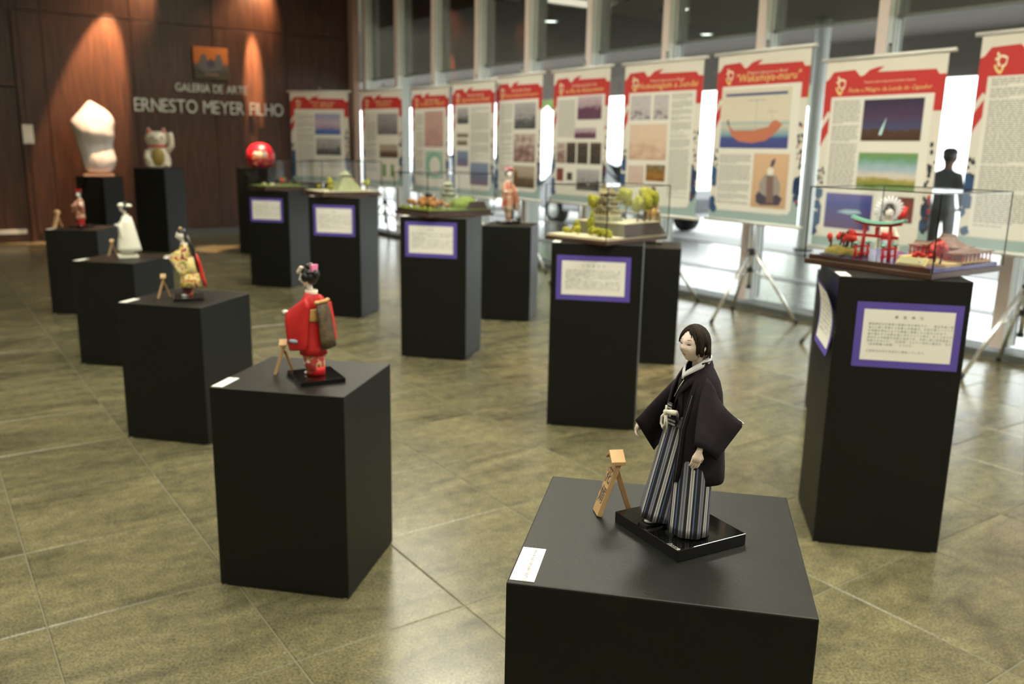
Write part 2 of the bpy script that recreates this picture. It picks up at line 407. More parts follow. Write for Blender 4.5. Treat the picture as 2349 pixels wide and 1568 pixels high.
# ---- outside: terrace under a canopy, forecourt
def terrace(m):
    m.box(((7.45+12.1)/2, 8, -.08), (12.1-7.45, 60, .12))
ter = struct('terrace_floor', 'terrace_stone', terrace)
one('stone_band', 'terrace_band', ter, lambda m: m.box((9.42, 8, -.0185), (.26, 60, .01)))
one('edge_kerb', 'terrace_band', ter, lambda m: m.box((12.05, 8, -.017), (.12, 60, .014)))
struct('forecourt_ground', 'asphalt', lambda m: m.box((12.1+60, 8, -.2), (120, 240, .16)))
can = struct('canopy_roof', 'canopy_soffit', lambda m: m.box(((7.46+15.3)/2, 8, 4.2), (15.3-7.46, 60, 1.0)))
one('fascia', 'canopy_soffit', can, lambda m: m.box((15.4, 8, 3.82), (.22, 60, 1.7)))
for u in (9.2, -3.0, 21.4):
    m = MB(['aluminium', 'aluminium_dark']); m.cyl((0, 0, -.02), .12, 3.73, 0, 24); m.cyl((0, 0, -.02), .16, .06, 1, 24)
    o = m.build('canopy_column', None, loc=uvw(u, 12.4)); o['kind'] = 'structure'
for (u, v) in ((11.63, 12.3), (12.24, 9.21), (7.5, 10.2), (5.2, 12.3), (9.9, 9.9), (4.6, 9.5)):
    t = thing('soffit_downlight', 'round recessed downlight glowing in the soffit outside the glass', 'ceiling light', uvw(u, v, 3.7), 0, 'downlights in the canopy soffit')
    one('rim', 'banner_bar', t, lambda m: m.lathe([(.13, -.001), (.13, -.018), (.105, -.022), (.105, -.001)], n=24, caps=(False, False)))
    one('lens', 'cool_glow', t, lambda m: m.cyl((0, 0, -.012), .104, .01, 0, 24))

# ---- ceiling fixtures
for (u, v, e) in PANELS:  # the far pair of fixtures goes with the added lamps
    t = thing('fluorescent_panel', 'hung fluorescent lamp panel below the ceiling above the pedestals', 'ceiling light', uvw(u, v, CEIL), TH, 'fluorescent ceiling panels')
    def fr(m):
        for s in (-1, 1): m.box((0, s*.31, -.54), (1.3, .03, .08)); m.box((s*.635, 0, -.54), (.03, .6, .08))
    one('frame', 'banner_bar', t, fr)
    one('diffuser', 'panel_glow', t, lambda m: m.box((0, 0, -.54), (1.24, .59, .06)))
    for s_ in (-1, 1): one('hanger', 'aluminium', t, lambda m: m.tube([(s_*.6, 0, 0), (s_*.6, 0, -.5)], .006, 0, 8))  # panels hang low to leave room for the added uplights
for (p, tg, e, a, bl) in SPOTS:  # the added glow lamp gets a made-up can here too
    P = uvw(*p); d = (uvw(*tg)-P).normalized(); q = d.to_track_quat('-Z', 'Y').to_matrix()
    t = thing('track_spotlight', 'black track spotlight with halogen bulb fixed to the ceiling', 'spotlight', (P.x, P.y, CEIL), 0, 'halogen ceiling spotlights')
    ofs = Vector((0, 0, P.z-CEIL))
    def can_(m):
        m.T = Matrix.Translation(ofs) @ q.to_4x4()
        m.lathe([(.045, -.005), (.05, .0), (.05, .02), (.048, .10), (.03, .13)], n=18, caps=(False, True))
    one('can', 'black_plastic', t, can_)
    one('bracket', 'black_plastic', t, lambda m: (m.tube([(0, 0, 0), ofs*.2], .012), m.tube([ofs*.2, ofs+q @ Vector((0, 0, .12))], .009)))

# ================================================================== PEDESTALS
PED = {n: v for n, *v in [
 ('A', 0.2915, 1.5128, -0.1988, .500, .497, .893), ('B', -0.7718, 3.1173, -0.1904, .503, .485, .760),
 ('C', -1.8169, 4.7275, -0.2218, .496, .502, .757), ('D', -2.8703, 6.3218, -0.1773, .484, .498, .759),
 ('E', -4.0905, 8.2213, 0.0200, .480, .512, .790), ('F', 1.5698, 3.5642, -0.1824, .492, .467, 1.132),
 ('G', 0.5067, 5.0879, -0.1652, .516, .467, 1.084), ('I', -0.5590, 6.7114, -0.2164, .521, .460, 1.085),
 ('K', -1.6274, 8.3062, -0.2132, .510, .462, 1.129), ('L', -2.7059, 9.9916, -0.2462, .510, .468, 1.090),
 ('J', -0.0307, 8.2848, -0.1636, .468, .505, .893), ('H', 1.0460, 6.7131, -0.1737, .500, .510, .893),
 ('X', 2.12, 5.14, -0.19, .5, .5, .893),
 ('M', -5.26, 12.97, -0.20, .5, .5, 1.22), ('N', -3.75, 12.93, -0.20, .5, .5, 1.25), ('O', -6.36, 13.42, -0.20, .47, .47, 1.07)]}
PLAB = {
 'A': 'low black pedestal carrying the groom doll in striped trousers', 'B': 'low black pedestal under the red kimono doll with the hanging sash',
 'C': 'low black pedestal under the doll in yellow patterned robe', 'D': 'low black pedestal under the all-white bride doll',
 'E': 'low black pedestal under the small red doll near the timber wall', 'F': 'tall black pedestal carrying the torii gate model case',
 'G': 'tall black pedestal carrying the castle model with yellow-green trees', 'I': 'tall black pedestal carrying the hill castle model with orange trees',
 'K': 'tall black pedestal carrying the pale stepped temple model', 'L': 'tall black pedestal carrying the low garden model in front of the red figure',
 'J': 'low black pedestal under the doll with the flower headdress', 'H': 'low black pedestal behind the castle model, under a dark kimono doll',
 'X': 'low black pedestal hidden behind the torii gate pedestal', 'M': 'tall black pedestal under the white beckoning cat',
 'N': 'tall black pedestal under the round red figure', 'O': 'tall black pedestal under the large white stone sculpture'}
def pedestal(n):
    x, y, yaw, w_, d_, h_ = PED[n]
    t = thing('pedestal', PLAB[n], 'pedestal', (x, y, 0), yaw, 'black display pedestals')
    m = MB('black_paint'); m.box((0, 0, h_/2+.002), (w_, d_, h_-.004)); m.build('body', t, bevel=.003)
    for sx in (-1, 1):
        for sy in (-1, 1):
            m = MB('white_paper'); m.cyl((sx*(w_/2-.016), sy*(d_/2-.016), 0), .012, .005, 0, 10); m.build('glide', t)
    return t
for n in PED: pedestal(n)
CLAB = {'A': 'before the groom doll', 'B': 'beside the red kimono doll', 'C': 'beside the yellow robed doll', 'D': 'beside the white bride doll',
        'E': 'beside the small red doll', 'F': 'under the torii gate case', 'G': 'under the castle model case', 'I': 'under the hill castle case', 'K': 'under the stepped temple case'}
for n, where in CLAB.items():
    x, y, yaw, w_, d_, h_ = PED[n]
    t = thing('notice_card', 'small white notice card lying on the pedestal corner '+where, 'card', (x, y, h_), yaw, 'white notice cards on pedestals')
    cx, cy = -w_/2+.004+.021, -d_/2+.01+.062
    m = MB('white_paper'); m.box((cx, cy, .0008), (.042, .124, .0012)); m.build('card', t)
    m = MB('paper_ink')
    put_text(m, 'FAVOR NÃO APOIAR OBJETOS', (cx+.001, cy+.055, .0017), (0, -1, 0), (1, 0, 0), .0085, align='LEFT')
    m.build('lettering', t)

# placards with purple mount
TXT = ['厳島神社は広島県の宮島にある神社です。　推古天皇の御代', '海上に建つ朱塗りの社殿と大鳥居は、日本三景の一つとされ', '平清盛が現在のような規模に造営したと伝えられます。　満潮', '潮が満ちると社殿は海に浮かぶように見え、多くの人々が訪れ', '国宝および重要文化財に指定され、平成八年に世界遺産に', '登録されました。（広島県）およそ八百年の歴史を　伝える', '（佐伯鞍職の創建）　とされる。']
def placard(n, label, lx, lz, pw, ph, title, lines, face='front', curl=0):
    x, y, yaw, w_, d_, h_ = PED[n]
    ang = yaw + (0 if face == 'front' else -PI/2)
    fd = (d_ if face == 'front' else w_)/2
    t = thing('placard', label, 'placard', Vector((x, y, 0)), ang, 'purple mounted text placards')
    def surf(px, pz, off):
        s = pz/ph  # 0 bottom .. 1 top
        c = curl*((abs(s-.45)*1.6)**2)*(1 if s > .45 else .6)*(1+.5*px/pw)
        return (lx+px, -fd-.0015-off-c, lz+pz)
    def grid(m, x0, x1, z0, z1, off, mi=0, th=.0007):
        nx, nz = 4, 10
        V = []; F = []
        for lay in (0, 1):
            for i in range(nx+1):
                for j in range(nz+1):
                    V.append(surf(x0+(x1-x0)*i/nx, z0+(z1-z0)*j/nz, off+lay*th))
        q = (nx+1)*(nz+1)
        for i in range(nx):
            for j in range(nz):
                a, b, c, d = i*(nz+1)+j, (i+1)*(nz+1)+j, (i+1)*(nz+1)+j+1, i*(nz+1)+j+1
                F.append((a+q, b+q, c+q, d+q)); F.append((a, d, c, b))
        m.add(V, F, mi, True)
    b = .024*pw/.33
    m = MB('purple_card'); grid(m, -pw/2, pw/2, 0, ph, 0); m.build('mount', t)
    m = MB('white_paper'); grid(m, -pw/2+b, pw/2-b, b, ph-b, .0009); m.build('sheet', t)
    m = MB('placard_ink')
    iw, ih = pw-2*b, ph-2*b
    def tx(s, cx, cz, size, al, sp_=1.0):
        V, F = text_geo(s, size, 0, align=al, spacing=sp_)
        m.add([surf(cx+p.x, cz+p.y, .0022) for p in V], F)
    tx(title, .0, b+ih*.84, ih*.066, 'CENTER', 1.3)
    st = .60/max(len(lines), 1)
    for i, s in enumerate(lines): tx(s, -iw*.44, b+ih*(.70-st*i), ih*.056*(1 if len(lines) < 8 else .9), 'LEFT', 1.35)
    m.build('lettering', t)
    return t
placard('F', 'white text placard with purple border on the front of the torii pedestal', .028, .775, .394, .262, '厳　島　神　社', [s[:27] for s in TXT]+['　', '広島県廿日市市宮島町に鎮座しています。'])
placard('F', 'curling text placard with purple border on the side of the torii pedestal', .04, .80, .34, .285, '厳島神社', [s[:24] for s in TXT], 'side', .05)
placard('G', 'white text placard with purple border below the castle model', -.015, .76, .42, .255, '大　阪　城　天　守', [(TXT[(i+2) % 7])[:27] for i in range(9)])
placard('I', 'white text placard with purple border below the hill castle model', -.015, .785, .405, .265, '松山城', [(TXT[(i+4) % 7])[:24] for i in range(7)])
placard('K', 'white text placard with purple border below the stepped temple model', .0, .77, .41, .285, '法隆寺', [(TXT[(i+1) % 7])[:24] for i in range(7)])
placard('L', 'white text placard with purple border below the garden model', -.02, .74, .405, .265, '庭園', [(TXT[(i+3) % 7])[:24] for i in range(7)])

# ================================================================== BANNERS
def picmat(name, stops, scale=4, amt=.6, grad=1.0, stretch=(1, 1, 1)):
    m, nt, b = nodes(name); b.inputs['Roughness'].default_value = .7
    tc = N(nt, 'ShaderNodeTexCoord'); sx = N(nt, 'ShaderNodeSeparateXYZ'); L(nt, tc.outputs['Generated'], sx.inputs[0])
    mp = N(nt, 'ShaderNodeMapping', inp={3: stretch}); L(nt, tc.outputs['Generated'], mp.inputs[0])
    n = N(nt, 'ShaderNodeTexNoise', inp={'Scale': scale, 'Detail': 5}); L(nt, mp.outputs[0], n.inputs[0])
    s = N(nt, 'ShaderNodeMath', operation='SUBTRACT', inp={1: .5}); L(nt, n.outputs[0], s.inputs[0])
    a = N(nt, 'ShaderNodeMath', operation='MULTIPLY', inp={1: amt}); L(nt, s.outputs[0], a.inputs[0])
    gm = N(nt, 'ShaderNodeMath', operation='MULTIPLY_ADD', inp={1: grad, 2: .5*(1-grad)}); L(nt, sx.outputs[2], gm.inputs[0])
    ad = N(nt, 'ShaderNodeMath', operation='ADD'); L(nt, gm.outputs[0], ad.inputs[0]); L(nt, a.outputs[0], ad.inputs[1])
    r = ramp(nt, stops); L(nt, ad.outputs[0], r.inputs[0]); L(nt, r.outputs[0], b.inputs['Base Color'])
picmat('pic_night', [(0, (.05, .022, .012)), (.22, (.07, .03, .012)), (.3, (.05, .06, .14)), (.6, (.06, .03, .075)), (1, (.025, .018, .05))], 6, .35)
picmat('pic_meadow', [(0, (.30, .36, .20)), (.12, (.15, .22, .03)), (.26, (.33, .28, .07)), (.36, (.62, .55, .48)), (.6, (.30, .42, .50)), (.85, (.12, .28, .13)), (1, (.2, .28, .08))], 5, .3)
picmat('pic_sea', [(0, (.09, .04, .13)), (.4, (.06, .045, .19)), (.7, (.035, .05, .26)), (1, (.09, .08, .30))], 3, .3)
picmat('pic_rust', [(.2, (.07, .03, .025)), (.5, (.2, .045, .035)), (.8, (.09, .04, .03))], 3, .8, .2)
picmat('pic_ship', [(0, (.05, .06, .22)), (.17, (.05, .065, .24)), (.22, (.15, .30, .36)), (.38, (.55, .52, .42)), (.42, (.3, .42, .42)), (.47, (.62, .57, .46)), (1, (.60, .56, .45))], 4, .05)
picmat('pic_parch', [(0, (.50, .33, .19)), (1, (.60, .40, .25))], 3, .4)
picmat('pic_bw', [(.1, (.04, .04, .045)), (.4, (.12, .12, .12)), (.55, (.32, .31, .32)), (1, (.42, .4, .42))], 6, .9, .7)
picmat('pic_sketch', [(.25, (.12, .1, .12)), (.45, (.45, .42, .43)), (1, (.55, .53, .52))], 5, 1.2, .3)
picmat('pic_map', [(.2, (.45, .28, .20)), (.5, (.62, .48, .36)), (1, (.66, .52, .42))], 4, .9, .5)
picmat('pic_pink', [(.2, (.36, .2, .19)), (.6, (.48, .31, .28)), (1, (.5, .34, .3))], 4, .7, .3)
picmat('pic_gold', [(.15, (.10, .03, .01)), (.45, (.34, .16, .02)), (.6, (.12, .07, .02)), (1, (.4, .4, .3))], 7, .9, .5)
picmat('pic_purple', [(0, (.13, .06, .1)), (.45, (.1, .03, .07)), (.6, (.35, .25, .3)), (1, (.5, .44, .47))], 4, .6, .9)
picmat('pic_dark', [(.2, (.02, .018, .014)), (.55, (.05, .04, .03)), (.8, (.2, .13, .09))], 6, 1.0, .2)
picmat('pic_sepia', [(.2, (.09, .03, .025)), (.5, (.3, .2, .18)), (.75, (.55, .48, .44))], 4, 1.2, .3)
picmat('pic_brown', [(.1, (.08, .05, .03)), (.4, (.13, .09, .055)), (.6, (.35, .29, .23)), (1, (.42, .36, .3))], 5, .5, .9)
picmat('pic_blue', [(0, (.28, .14, .2)), (.35, (.13, .15, .26)), (.7, (.18, .24, .36)), (1, (.25, .3, .4))], 4, .5, .8)
picmat('pic_bluesky', [(0, (.06, .13, .40)), (.2, (.08, .14, .42)), (.35, (.40, .30, .38)), (.6, (.46, .38, .48)), (1, (.27, .3, .52))], 4, .35)
picmat('pic_green', [(.2, (.25, .42, .34)), (.55, (.36, .48, .44)), (1, (.4, .5, .46))], 4, .9, .3)
picmat('pic_leaf', [(0, (.12, .25, .07)), (1, (.2, .36, .12))], 4, .5)
picmat('pic_red', [(0, (.5, .03, .03)), (.6, (.55, .04, .04)), (1, (.45, .02, .03))], 4, .4)
picmat('pic_logo', [(0, (.06, .055, .03)), (.25, (.05, .05, .04)), (.4, (.09, .08, .08)), (.55, (.48, .14, .02)), (1, (.52, .17, .03))], 3, .15)
mat('hull_red', (.48, .16, .09), .7); mat('fig_grey', (.30, .27, .25), .7); mat('fig_dark', (.06, .05, .08), .7); mat('fig_brown', (.19, .12, .1), .7); mat('comet', (.55, .8, .85), .7); mat('whale', (.3, .45, .55), .7); mat('navy_line', (.05, .05, .2), .7); mat('sail_grey', (.4, .38, .36), .7); mat('map_teal', (.2, .42, .32), .7)

BW, BH = 1.11, 1.56
RAIL = 1.216
BAN = [(15.041, 6.21, .747, 2.51), (13.532, 6.686, .181, 2.50), (11.95, 6.723, .018, 2.47), (10.583, 6.642, .001, 2.488), (9.56, 6.70, -.044, 2.517),
       (8.321, 6.733, -.042, 2.524), (6.817, 6.601, .037, 2.501), (5.568, 6.652, -.041, 2.515), (4.265, 6.559, -.062, 2.368), (3.0, 6.65, -.043, 2.477)]
BTXT = [('Primeiros Japoneses', 'no Brasil'), ('Primeiros Japoneses', 'Desterro'), ('Expedição Russa', 'à volta do Mundo'), ('Primeira visita de', 'Japoneses ao Brasil'),
        ('Ilha de Santa Catarina', 'Nossa Senhora do Desterro'), ('Fortaleza de Santa Cruz', 'na Ilha de Anhatomirim'), ('Primeiros Japoneses no Brasil', 'Homenagem a Sendai'),
        ('Primeiros Japoneses no Brasil', '"Wakamiya-maru"'), ('Primeira visita de Japoneses & Santa Catarina', 'Festa e Milagre da Lenda do Capador'), ('Primeiros', 'Família')]
BLAB = ['banner with a blue sea picture above a grey landscape, before the timber wall', 'banner with a grey print above a brown hill and two green strips', 'banner with a pink portrait above a round green map',
        'banner with small pictures down its left side and a blue one below', 'banner with three stacked sepia photographs on its right', 'banner with purple photographs and a row of four dark portraits',
        'banner with two ink sketches above a tan old map', 'banner with a red-hulled sailing ship above a seated man in grey', 'banner with a night comet picture above a green meadow painting',
        'banner with a long text column and a bright red picture at its lower right']
SLAB = ['the blue sea picture', 'two green strips', 'the round green map', 'small pictures down its left', 'three sepia photographs', 'four dark portraits', 'two ink sketches', 'the sailing ship', 'the night comet', 'the bright red picture']
T_ = 'text'
BSPEC = [
 [(T_, .10, .24, .40, .85), ('pic_bluesky', .42, .24, .86, .47), ('pic_bw', .43, .51, .86, .70), (T_, .43, .74, .86, .84)],
 [(T_, .10, .24, .36, .85), ('pic_bw2', .40, .24, .90, .46), ('pic_brown', .45, .56, .90, .70), ('pic_leaf', .52, .77, .60, .90), ('pic_leaf', .72, .77, .80, .90)],
 [(T_, .10, .24, .32, .85), ('pic_pink', .36, .22, .86, .56), ('pic_green', .38, .60, .86, .86)],
 [('pic_bw', .12, .22, .40, .36), (T_, .45, .22, .88, .72), ('pic_brown', .12, .44, .40, .48), ('pic_brown', .12, .50, .38, .55), ('pic_blue', .12, .60, .40, .74), ('pic_blue', .45, .70, .88, .90)],
 [(T_, .10, .22, .38, .88), ('pic_bw', .42, .22, .88, .43), ('pic_sepia', .42, .47, .88, .70), ('pic_brown', .42, .73, .88, .91)],
 [(T_, .10, .22, .42, .50), ('pic_purple', .46, .20, .88, .37), ('pic_purple', .42, .43, .80, .51), ('pic_sepia', .09, .54, .26, .70), ('pic_dark', .28, .54, .45, .70), ('pic_dark', .48, .54, .67, .70), ('pic_dark', .71, .54, .90, .70),
  ('pic_rust', .10, .74, .23, .84), ('pic_dark', .30, .77, .40, .83), ('pic_bw', .48, .74, .89, .90)],
 [('pic_sketch', .10, .21, .37, .37), ('pic_sketch', .41, .21, .60, .37), ('pic_map', .10, .40, .60, .64), ('pic_pink2', .10, .68, .32, .80), ('pic_gold', .35, .67, .60, .78), (T_, .64, .21, .89, .88)],
 [('pic_ship', .08, .21, .84, .56), (T_, .09, .60, .46, .90), ('pic_parch', .49, .59, .87, .91)],
 [(T_, .10, .21, .34, .66), ('pic_night', .37, .21, .86, .42), ('pic_meadow', .37, .48, .86, .67), ('pic_sea', .11, .70, .53, .89), ('pic_rust', .64, .70, .87, .83)],
 [(T_, .10, .20, .46, .90), ('pic_dark', .52, .30, .88, .48), ('pic_pale', .50, .51, .90, .66), ('pic_red', .50, .70, .88, .88)]]
picmat('pic_bw2', [(.1, (.12, .11, .12)), (.45, (.22, .2, .22)), (1, (.38, .35, .37))], 5, .6, .7)
picmat('pic_pink2', [(.2, (.48, .35, .3)), (1, (.6, .5, .44))], 4, .7, .3)
picmat('pic_pale', [(0, (.6, .6, .58)), (1, (.66, .66, .62))], 4, .3)
RED = [(0, .105), (.03, .095), (.07, .058), (.26, .053), (.31, .088), (.34, .085), (.39, .058), (.46, .047), (.51, .047), (.455, .072), (.92, .077), (.945, .102), (1, .102),
       (1, .275), (.93, .275), (.93, .19), (.07, .19), (.07, .275), (.05, .262), (0, .315)]
RED2 = [(0, .36), (.066, .292), (.066, .375), (0, .455)]
def banner(i):
    u, v, ya, zt = BAN[i]; d = -Ux*math.cos(ya)+Vx*math.sin(ya); ang = math.atan2(d.y, d.x); rnd = random.Random(i)
    base = uvw(u, v)
    t = thing('hanging_banner', BLAB[i], 'banner', (base.x, base.y, zt-BH), ang, 'exhibition banners along the glass front')
    def wave(x, y): return 0
    def P(x, y, off): return ((x-.5)*BW, -.002-off+wave(x, y), (1-y)*BH)
    def poly(m, pts, off, mi=0): m.add([P(x, y, off) for x, y in pts], [tuple(range(len(pts)-1, -1, -1))], mi)
    m = MB('banner_cloth'); n = 12
    m.loft([[P(0, j/n, 0), P(.5, j/n, 0), P(1, j/n, 0), P(1, j/n, -.002), P(.5, j/n, -.002), P(0, j/n, -.002)] for j in range(n+1)], smooth=False)
    m.build('cloth', t)
    for zz, nm in ((BH+.008, 'top_rail'), (-.012, 'bottom_rail')):
        m = MB('banner_bar'); m.tube([(-RAIL/2, 0, zz), (RAIL/2, 0, zz)], .017, n=12); m.build(nm, t)
    m = MB(['banner_red', 'banner_panel', 'banner_navy', 'banner_ink', 'banner_teal', 'banner_cream', 'banner_yellow'])
    poly(m, RED, .0006); poly(m, RED2, .0006)
    poly(m, [(0, .945), (1, .945), (1, 1), (0, 1)], .0004, 4)
    poly(m, [(.75, 1), (1, .8), (1, 1)], .0005, 4)
    # wave and blossom prints at the sides
    for k in range(9):
        cx, cy, r_ = rnd.uniform(-.0, .07), rnd.uniform(.66, .93), rnd.uniform(.03, .06)
        poly(m, [(max(0, min(.1, cx+math.cos(a)*r_)), cy+math.sin(a)*r_*rnd.uniform(.5, .9)) for a in [2*PI*q/9 for q in range(9)]], .0007+k*.00003, 2)
    for k in range(16):
        cx, cy, r_ = rnd.uniform(.0, .075), rnd.uniform(.57, .68), rnd.uniform(.006, .014)
        poly(m, [(max(0, cx+math.cos(a)*r_), cy+math.sin(a)*r_) for a in [2*PI*q/6 for q in range(6)]], .0008, 3)
    for k in range(34):
        cx, cy, r_ = rnd.uniform(.935, .99), rnd.uniform(.42, .88), rnd.uniform(.006, .016)
        poly(m, [(min(1, cx+math.cos(a)*r_), cy+math.sin(a)*r_) for a in [2*PI*q/6 for q in range(6)]], .0008, 0 if k % 9 == 0 else 3)
    for k in range(5):
        cx, cy, r_ = rnd.uniform(.93, .99), rnd.uniform(.70, .88), rnd.uniform(.03, .05)
        poly(m, [(min(1, cx+math.cos(a)*r_), cy+math.sin(a)*r_*.8) for a in [2*PI*q/8 for q in range(8)]], .0006, 2)
    c = .03
    poly(m, [(.07, .19), (.925, .19), (.925, .94-c), (.925-c, .94), (.07+c, .94), (.07, .94-c)], .0011, 1)
    m.build('print', t)
    # emblem and heading
    m = MB(['banner_cream', 'banner_yellow'])
    def stroke(pts, wd, mi):
        for (a, b) in zip(pts[:-1], pts[1:]):
            a, b = Vector(a), Vector(b); q = (b-a).normalized(); pr = Vector((-q.y*.78, q.x))*wd
            poly(m, [tuple(a+pr), tuple(a-pr), tuple(b-pr), tuple(b+pr)], .0016, mi)
    stroke([(.115, .085), (.13, .10), (.125, .13), (.14, .145)], .008, 0); stroke([(.105, .115), (.15, .10), (.185, .11), (.18, .14), (.15, .15)], .006, 0)
    stroke([(.105, .14), (.125, .165), (.15, .178), (.165, .15)], .008, 1)
    m.build('emblem', t)
    m = MB(['banner_cream', 'banner_yellow'])
    a, b = BTXT[i]; fs = min(.062, 1.15/len(a)); 
    put_text(m, a, P(.56, .125, .0016), (1, 0, 0), (0, 0, 1), fs, 0)
    m.build('heading', t); m = MB(['banner_cream', 'banner_yellow'])
    put_text(m, b, P(.56, .168, .0016), (1, 0, 0), (0, 0, 1), min(.105, 1.75/len(b)), 1, shear=.2)
    m.build('title', t)
    m = MB('banner_text')
    for s in BSPEC[i]:
        k, x0, y0, x1, y1 = s
        if k == T_:
            y = y0
            para = 0
            while y < y1:
                x = x0; para += 1
                last = x1 if rnd.random() > .12 else x0+(x1-x0)*rnd.uniform(.3, .8)
                while x < last-.012:
                    ww = min(rnd.uniform(.018, .055), last-x)
                    poly(m, [(x, y), (x+ww, y), (x+ww, y+.0042), (x, y+.0042)], .0016); x += ww+.008
                y += .0095 if last == x1 else .017
        else:
            mm_ = MB(k); hx, hz = (x1-x0)*BW, (y1-y0)*BH
            mm_.box((0, 0, 0), (hx, .0012, hz)); p = P((x0+x1)/2, (y0+y1)/2, .0022)
            mm_.build('picture', t).location = p
    m.build('text', t, kind='stuff')
    def deco(nm, mats, fn):
        mm_ = MB(mats); fn(mm_, lambda pts, mi, off=.0032: poly(mm_, pts, off, mi)); mm_.build(nm, t)
    if i == 7:
        deco('ship_drawing', ['hull_red', 'navy_line', 'sail_grey', 'fig_dark'], lambda q, p: (
            p([(.16, .415), (.19, .43), (.23, .455), (.45, .455), (.62, .435), (.66, .40), (.70, .395), (.77, .42), (.72, .46), (.66, .49), (.60, .515), (.45, .53), (.30, .52), (.22, .49)], 0),
            p([(.12, .235), (.80, .235), (.80, .25), (.12, .25)], 1), p([(.475, .27), (.482, .27), (.482, .46), (.475, .46)], 2, .0034), p([(.37, .275), (.58, .275), (.58, .281), (.37, .281)], 2),
            p([(.15, .39), (.17, .39), (.18, .425), (.165, .43)], 3), p([(.63, .33), (.635, .33), (.66, .40), (.655, .40)], 2), p([(.60, .345), (.70, .345), (.70, .35), (.60, .35)], 2)))
        deco('portrait_drawing', ['fig_grey', 'fig_dark', 'fig_brown', 'banner_panel'], lambda q, p: (
            p([(.54, .84), (.60, .79), (.66, .80), (.74, .81), (.83, .85), (.80, .89), (.60, .895), (.55, .88)], 1), p([(.58, .82), (.57, .77), (.62, .715), (.75, .715), (.80, .77), (.80, .82), (.72, .84), (.64, .84)], 0, .0034),
            p([(.645, .72), (.72, .72), (.74, .88), (.66, .88)], 2, .0036), p([(.655, .715), (.645, .685), (.68, .665), (.72, .685), (.71, .715)], 3, .0036), p([(.675, .665), (.69, .63), (.73, .615), (.72, .65), (.70, .67)], 1, .0036)))
    if i == 8:
        deco('comet_streak', ['comet', 'whale'], lambda q, p: (p([(.575, .30), (.545, .39), (.52, .39), (.535, .36)], 0), p([(.22, .80), (.30, .785), (.42, .785), (.45, .80), (.33, .81)], 1)))
    if i == 2:
        deco('round_map', ['map_teal', 'banner_panel'], lambda q, p: (p([(.62+math.cos(a)*.21, .73+math.sin(a)*.125) for a in [2*PI*k/20 for k in range(20)]], 0), p([(.64+math.cos(a)*.15, .74+math.sin(a)*.09) for a in [2*PI*k/12 for k in range(12)]], 1, .0034)))
    # stand behind
    s = thing('banner_stand', 'chrome tripod stand behind the banner with '+SLAB[i], 'stand', base+Vector((-d.y, d.x, 0))*.05, ang, 'chrome tripod banner stands')
    zh = .66
    one('pole', ['chrome', 'black_plastic'], s, lambda m: (m.tube([(0, 0, .32), (0, 0, 1.4)], .019), m.tube([(0, 0, 1.4), (0, 0, zt+.09)], .015), m.cyl((0, 0, 1.37), .02, .05, 1, 14), m.cyl((0, 0, zt+.085), .013, .02, 1, 12)))
    one('hub', 'black_plastic', s, lambda m: (m.cyl((0, 0, zh-.03), .04, .06, 0, 16)))
    one('collar', 'black_plastic', s, lambda m: m.cyl((0, 0, .46), .033, .045, 0, 16)); one('end_cap', 'black_plastic', s, lambda m: m.cyl((0, 0, .30), .024, .03, 0, 12))
    one('knob', 'black_plastic', s, lambda m: (m.tube([(0, 0, 1.395), (.035, -.02, 1.395)], .006), m.ball((.04, -.024, 1.395), .014)))
    a0 = R({7: -90, 8: -126}.get(i, -90+rnd.uniform(-20, 20)))
    for k in range(3):
        a = a0+2*PI*k/3; dx, dy = math.cos(a), math.sin(a)
        lg = one('leg', 'chrome', s, lambda m: (m.tube([(dx*.03, dy*.03, zh), (dx*.47, dy*.47, .02)], .0165), m.tube([(dx*.025, dy*.025, .48), (dx*.21, dy*.21, .40)], .008)))
        one('foot', 'black_plastic', lg, lambda m: m.tube([(dx*.462, dy*.462, .032), (dx*.483, dy*.483, .001)], .019))
for i in range(10): banner(i)

# ---- wall sign and art plate
sg = thing('wall_sign', 'raised steel lettering reading Galeria de Arte Ernesto Meyer Filho on timber wall', 'sign', uvw(15.7, 0), TH)
def letters(s, v0, v1, z, cap):
    size = cap/.69
    ws = []
    for ch in s:
        V, F = text_geo(ch, size, .012, align='LEFT', res=3) if ch != ' ' else ([], [])
        xs = [p.x for p in V] or [0, size*.25]
        ws.append((ch, V, F, min(xs), max(xs)))
    gap = size*.07; tot = sum(b-a+gap for *_, a, b in ws)-gap; k = (v1-v0)/tot; x = v0
    for ch, V, F, a, b in ws:
        if V:
            m = MB('steel_letter'); m.add([((p.x-a)*k, p.y, p.z) for p in V], F)
            o = m.build('letter', sg); o.rotation_euler = (PI/2, 0, 0); o.location = (x, -.036, z)
            # thin stand-off behind each letter
        x += (b-a+gap)*k
letters('ERNESTO MEYER FILHO', 3.25, 5.78, 2.085, .215)
letters('GALERIA DE ARTE', 3.92, 5.13, 2.435, .135)
pl = thing('art_plate', 'square orange and grey painted plate above the steel lettering', 'artwork', uvw(15.7, 4.53, 2.92), TH)
one('plate', 'pic_logo', pl, lambda m: m.box((0, -.03, 0), (.58, .05, .52)), bevel=.004)
def fig(m):
    def p(pts, mi, y): m.prism(pts, y, y+.004, mi)
    p([(-.2, -.02), (-.15, .13), (-.1, .16), (-.06, .05), (.0, .0), (.06, .02), (.1, .14), (.16, .16), (.2, .04), (.17, -.1), (-.1, -.16), (-.22, -.1)], 0, -.061)
    p([(-.08, .0), (0, .08), (.07, .02), (.05, -.06), (-.04, -.08)], 1, -.063)
    p([(-.12, -.2), (.12, -.2), (.1, -.16), (-.1, -.17)], 2, -.061)
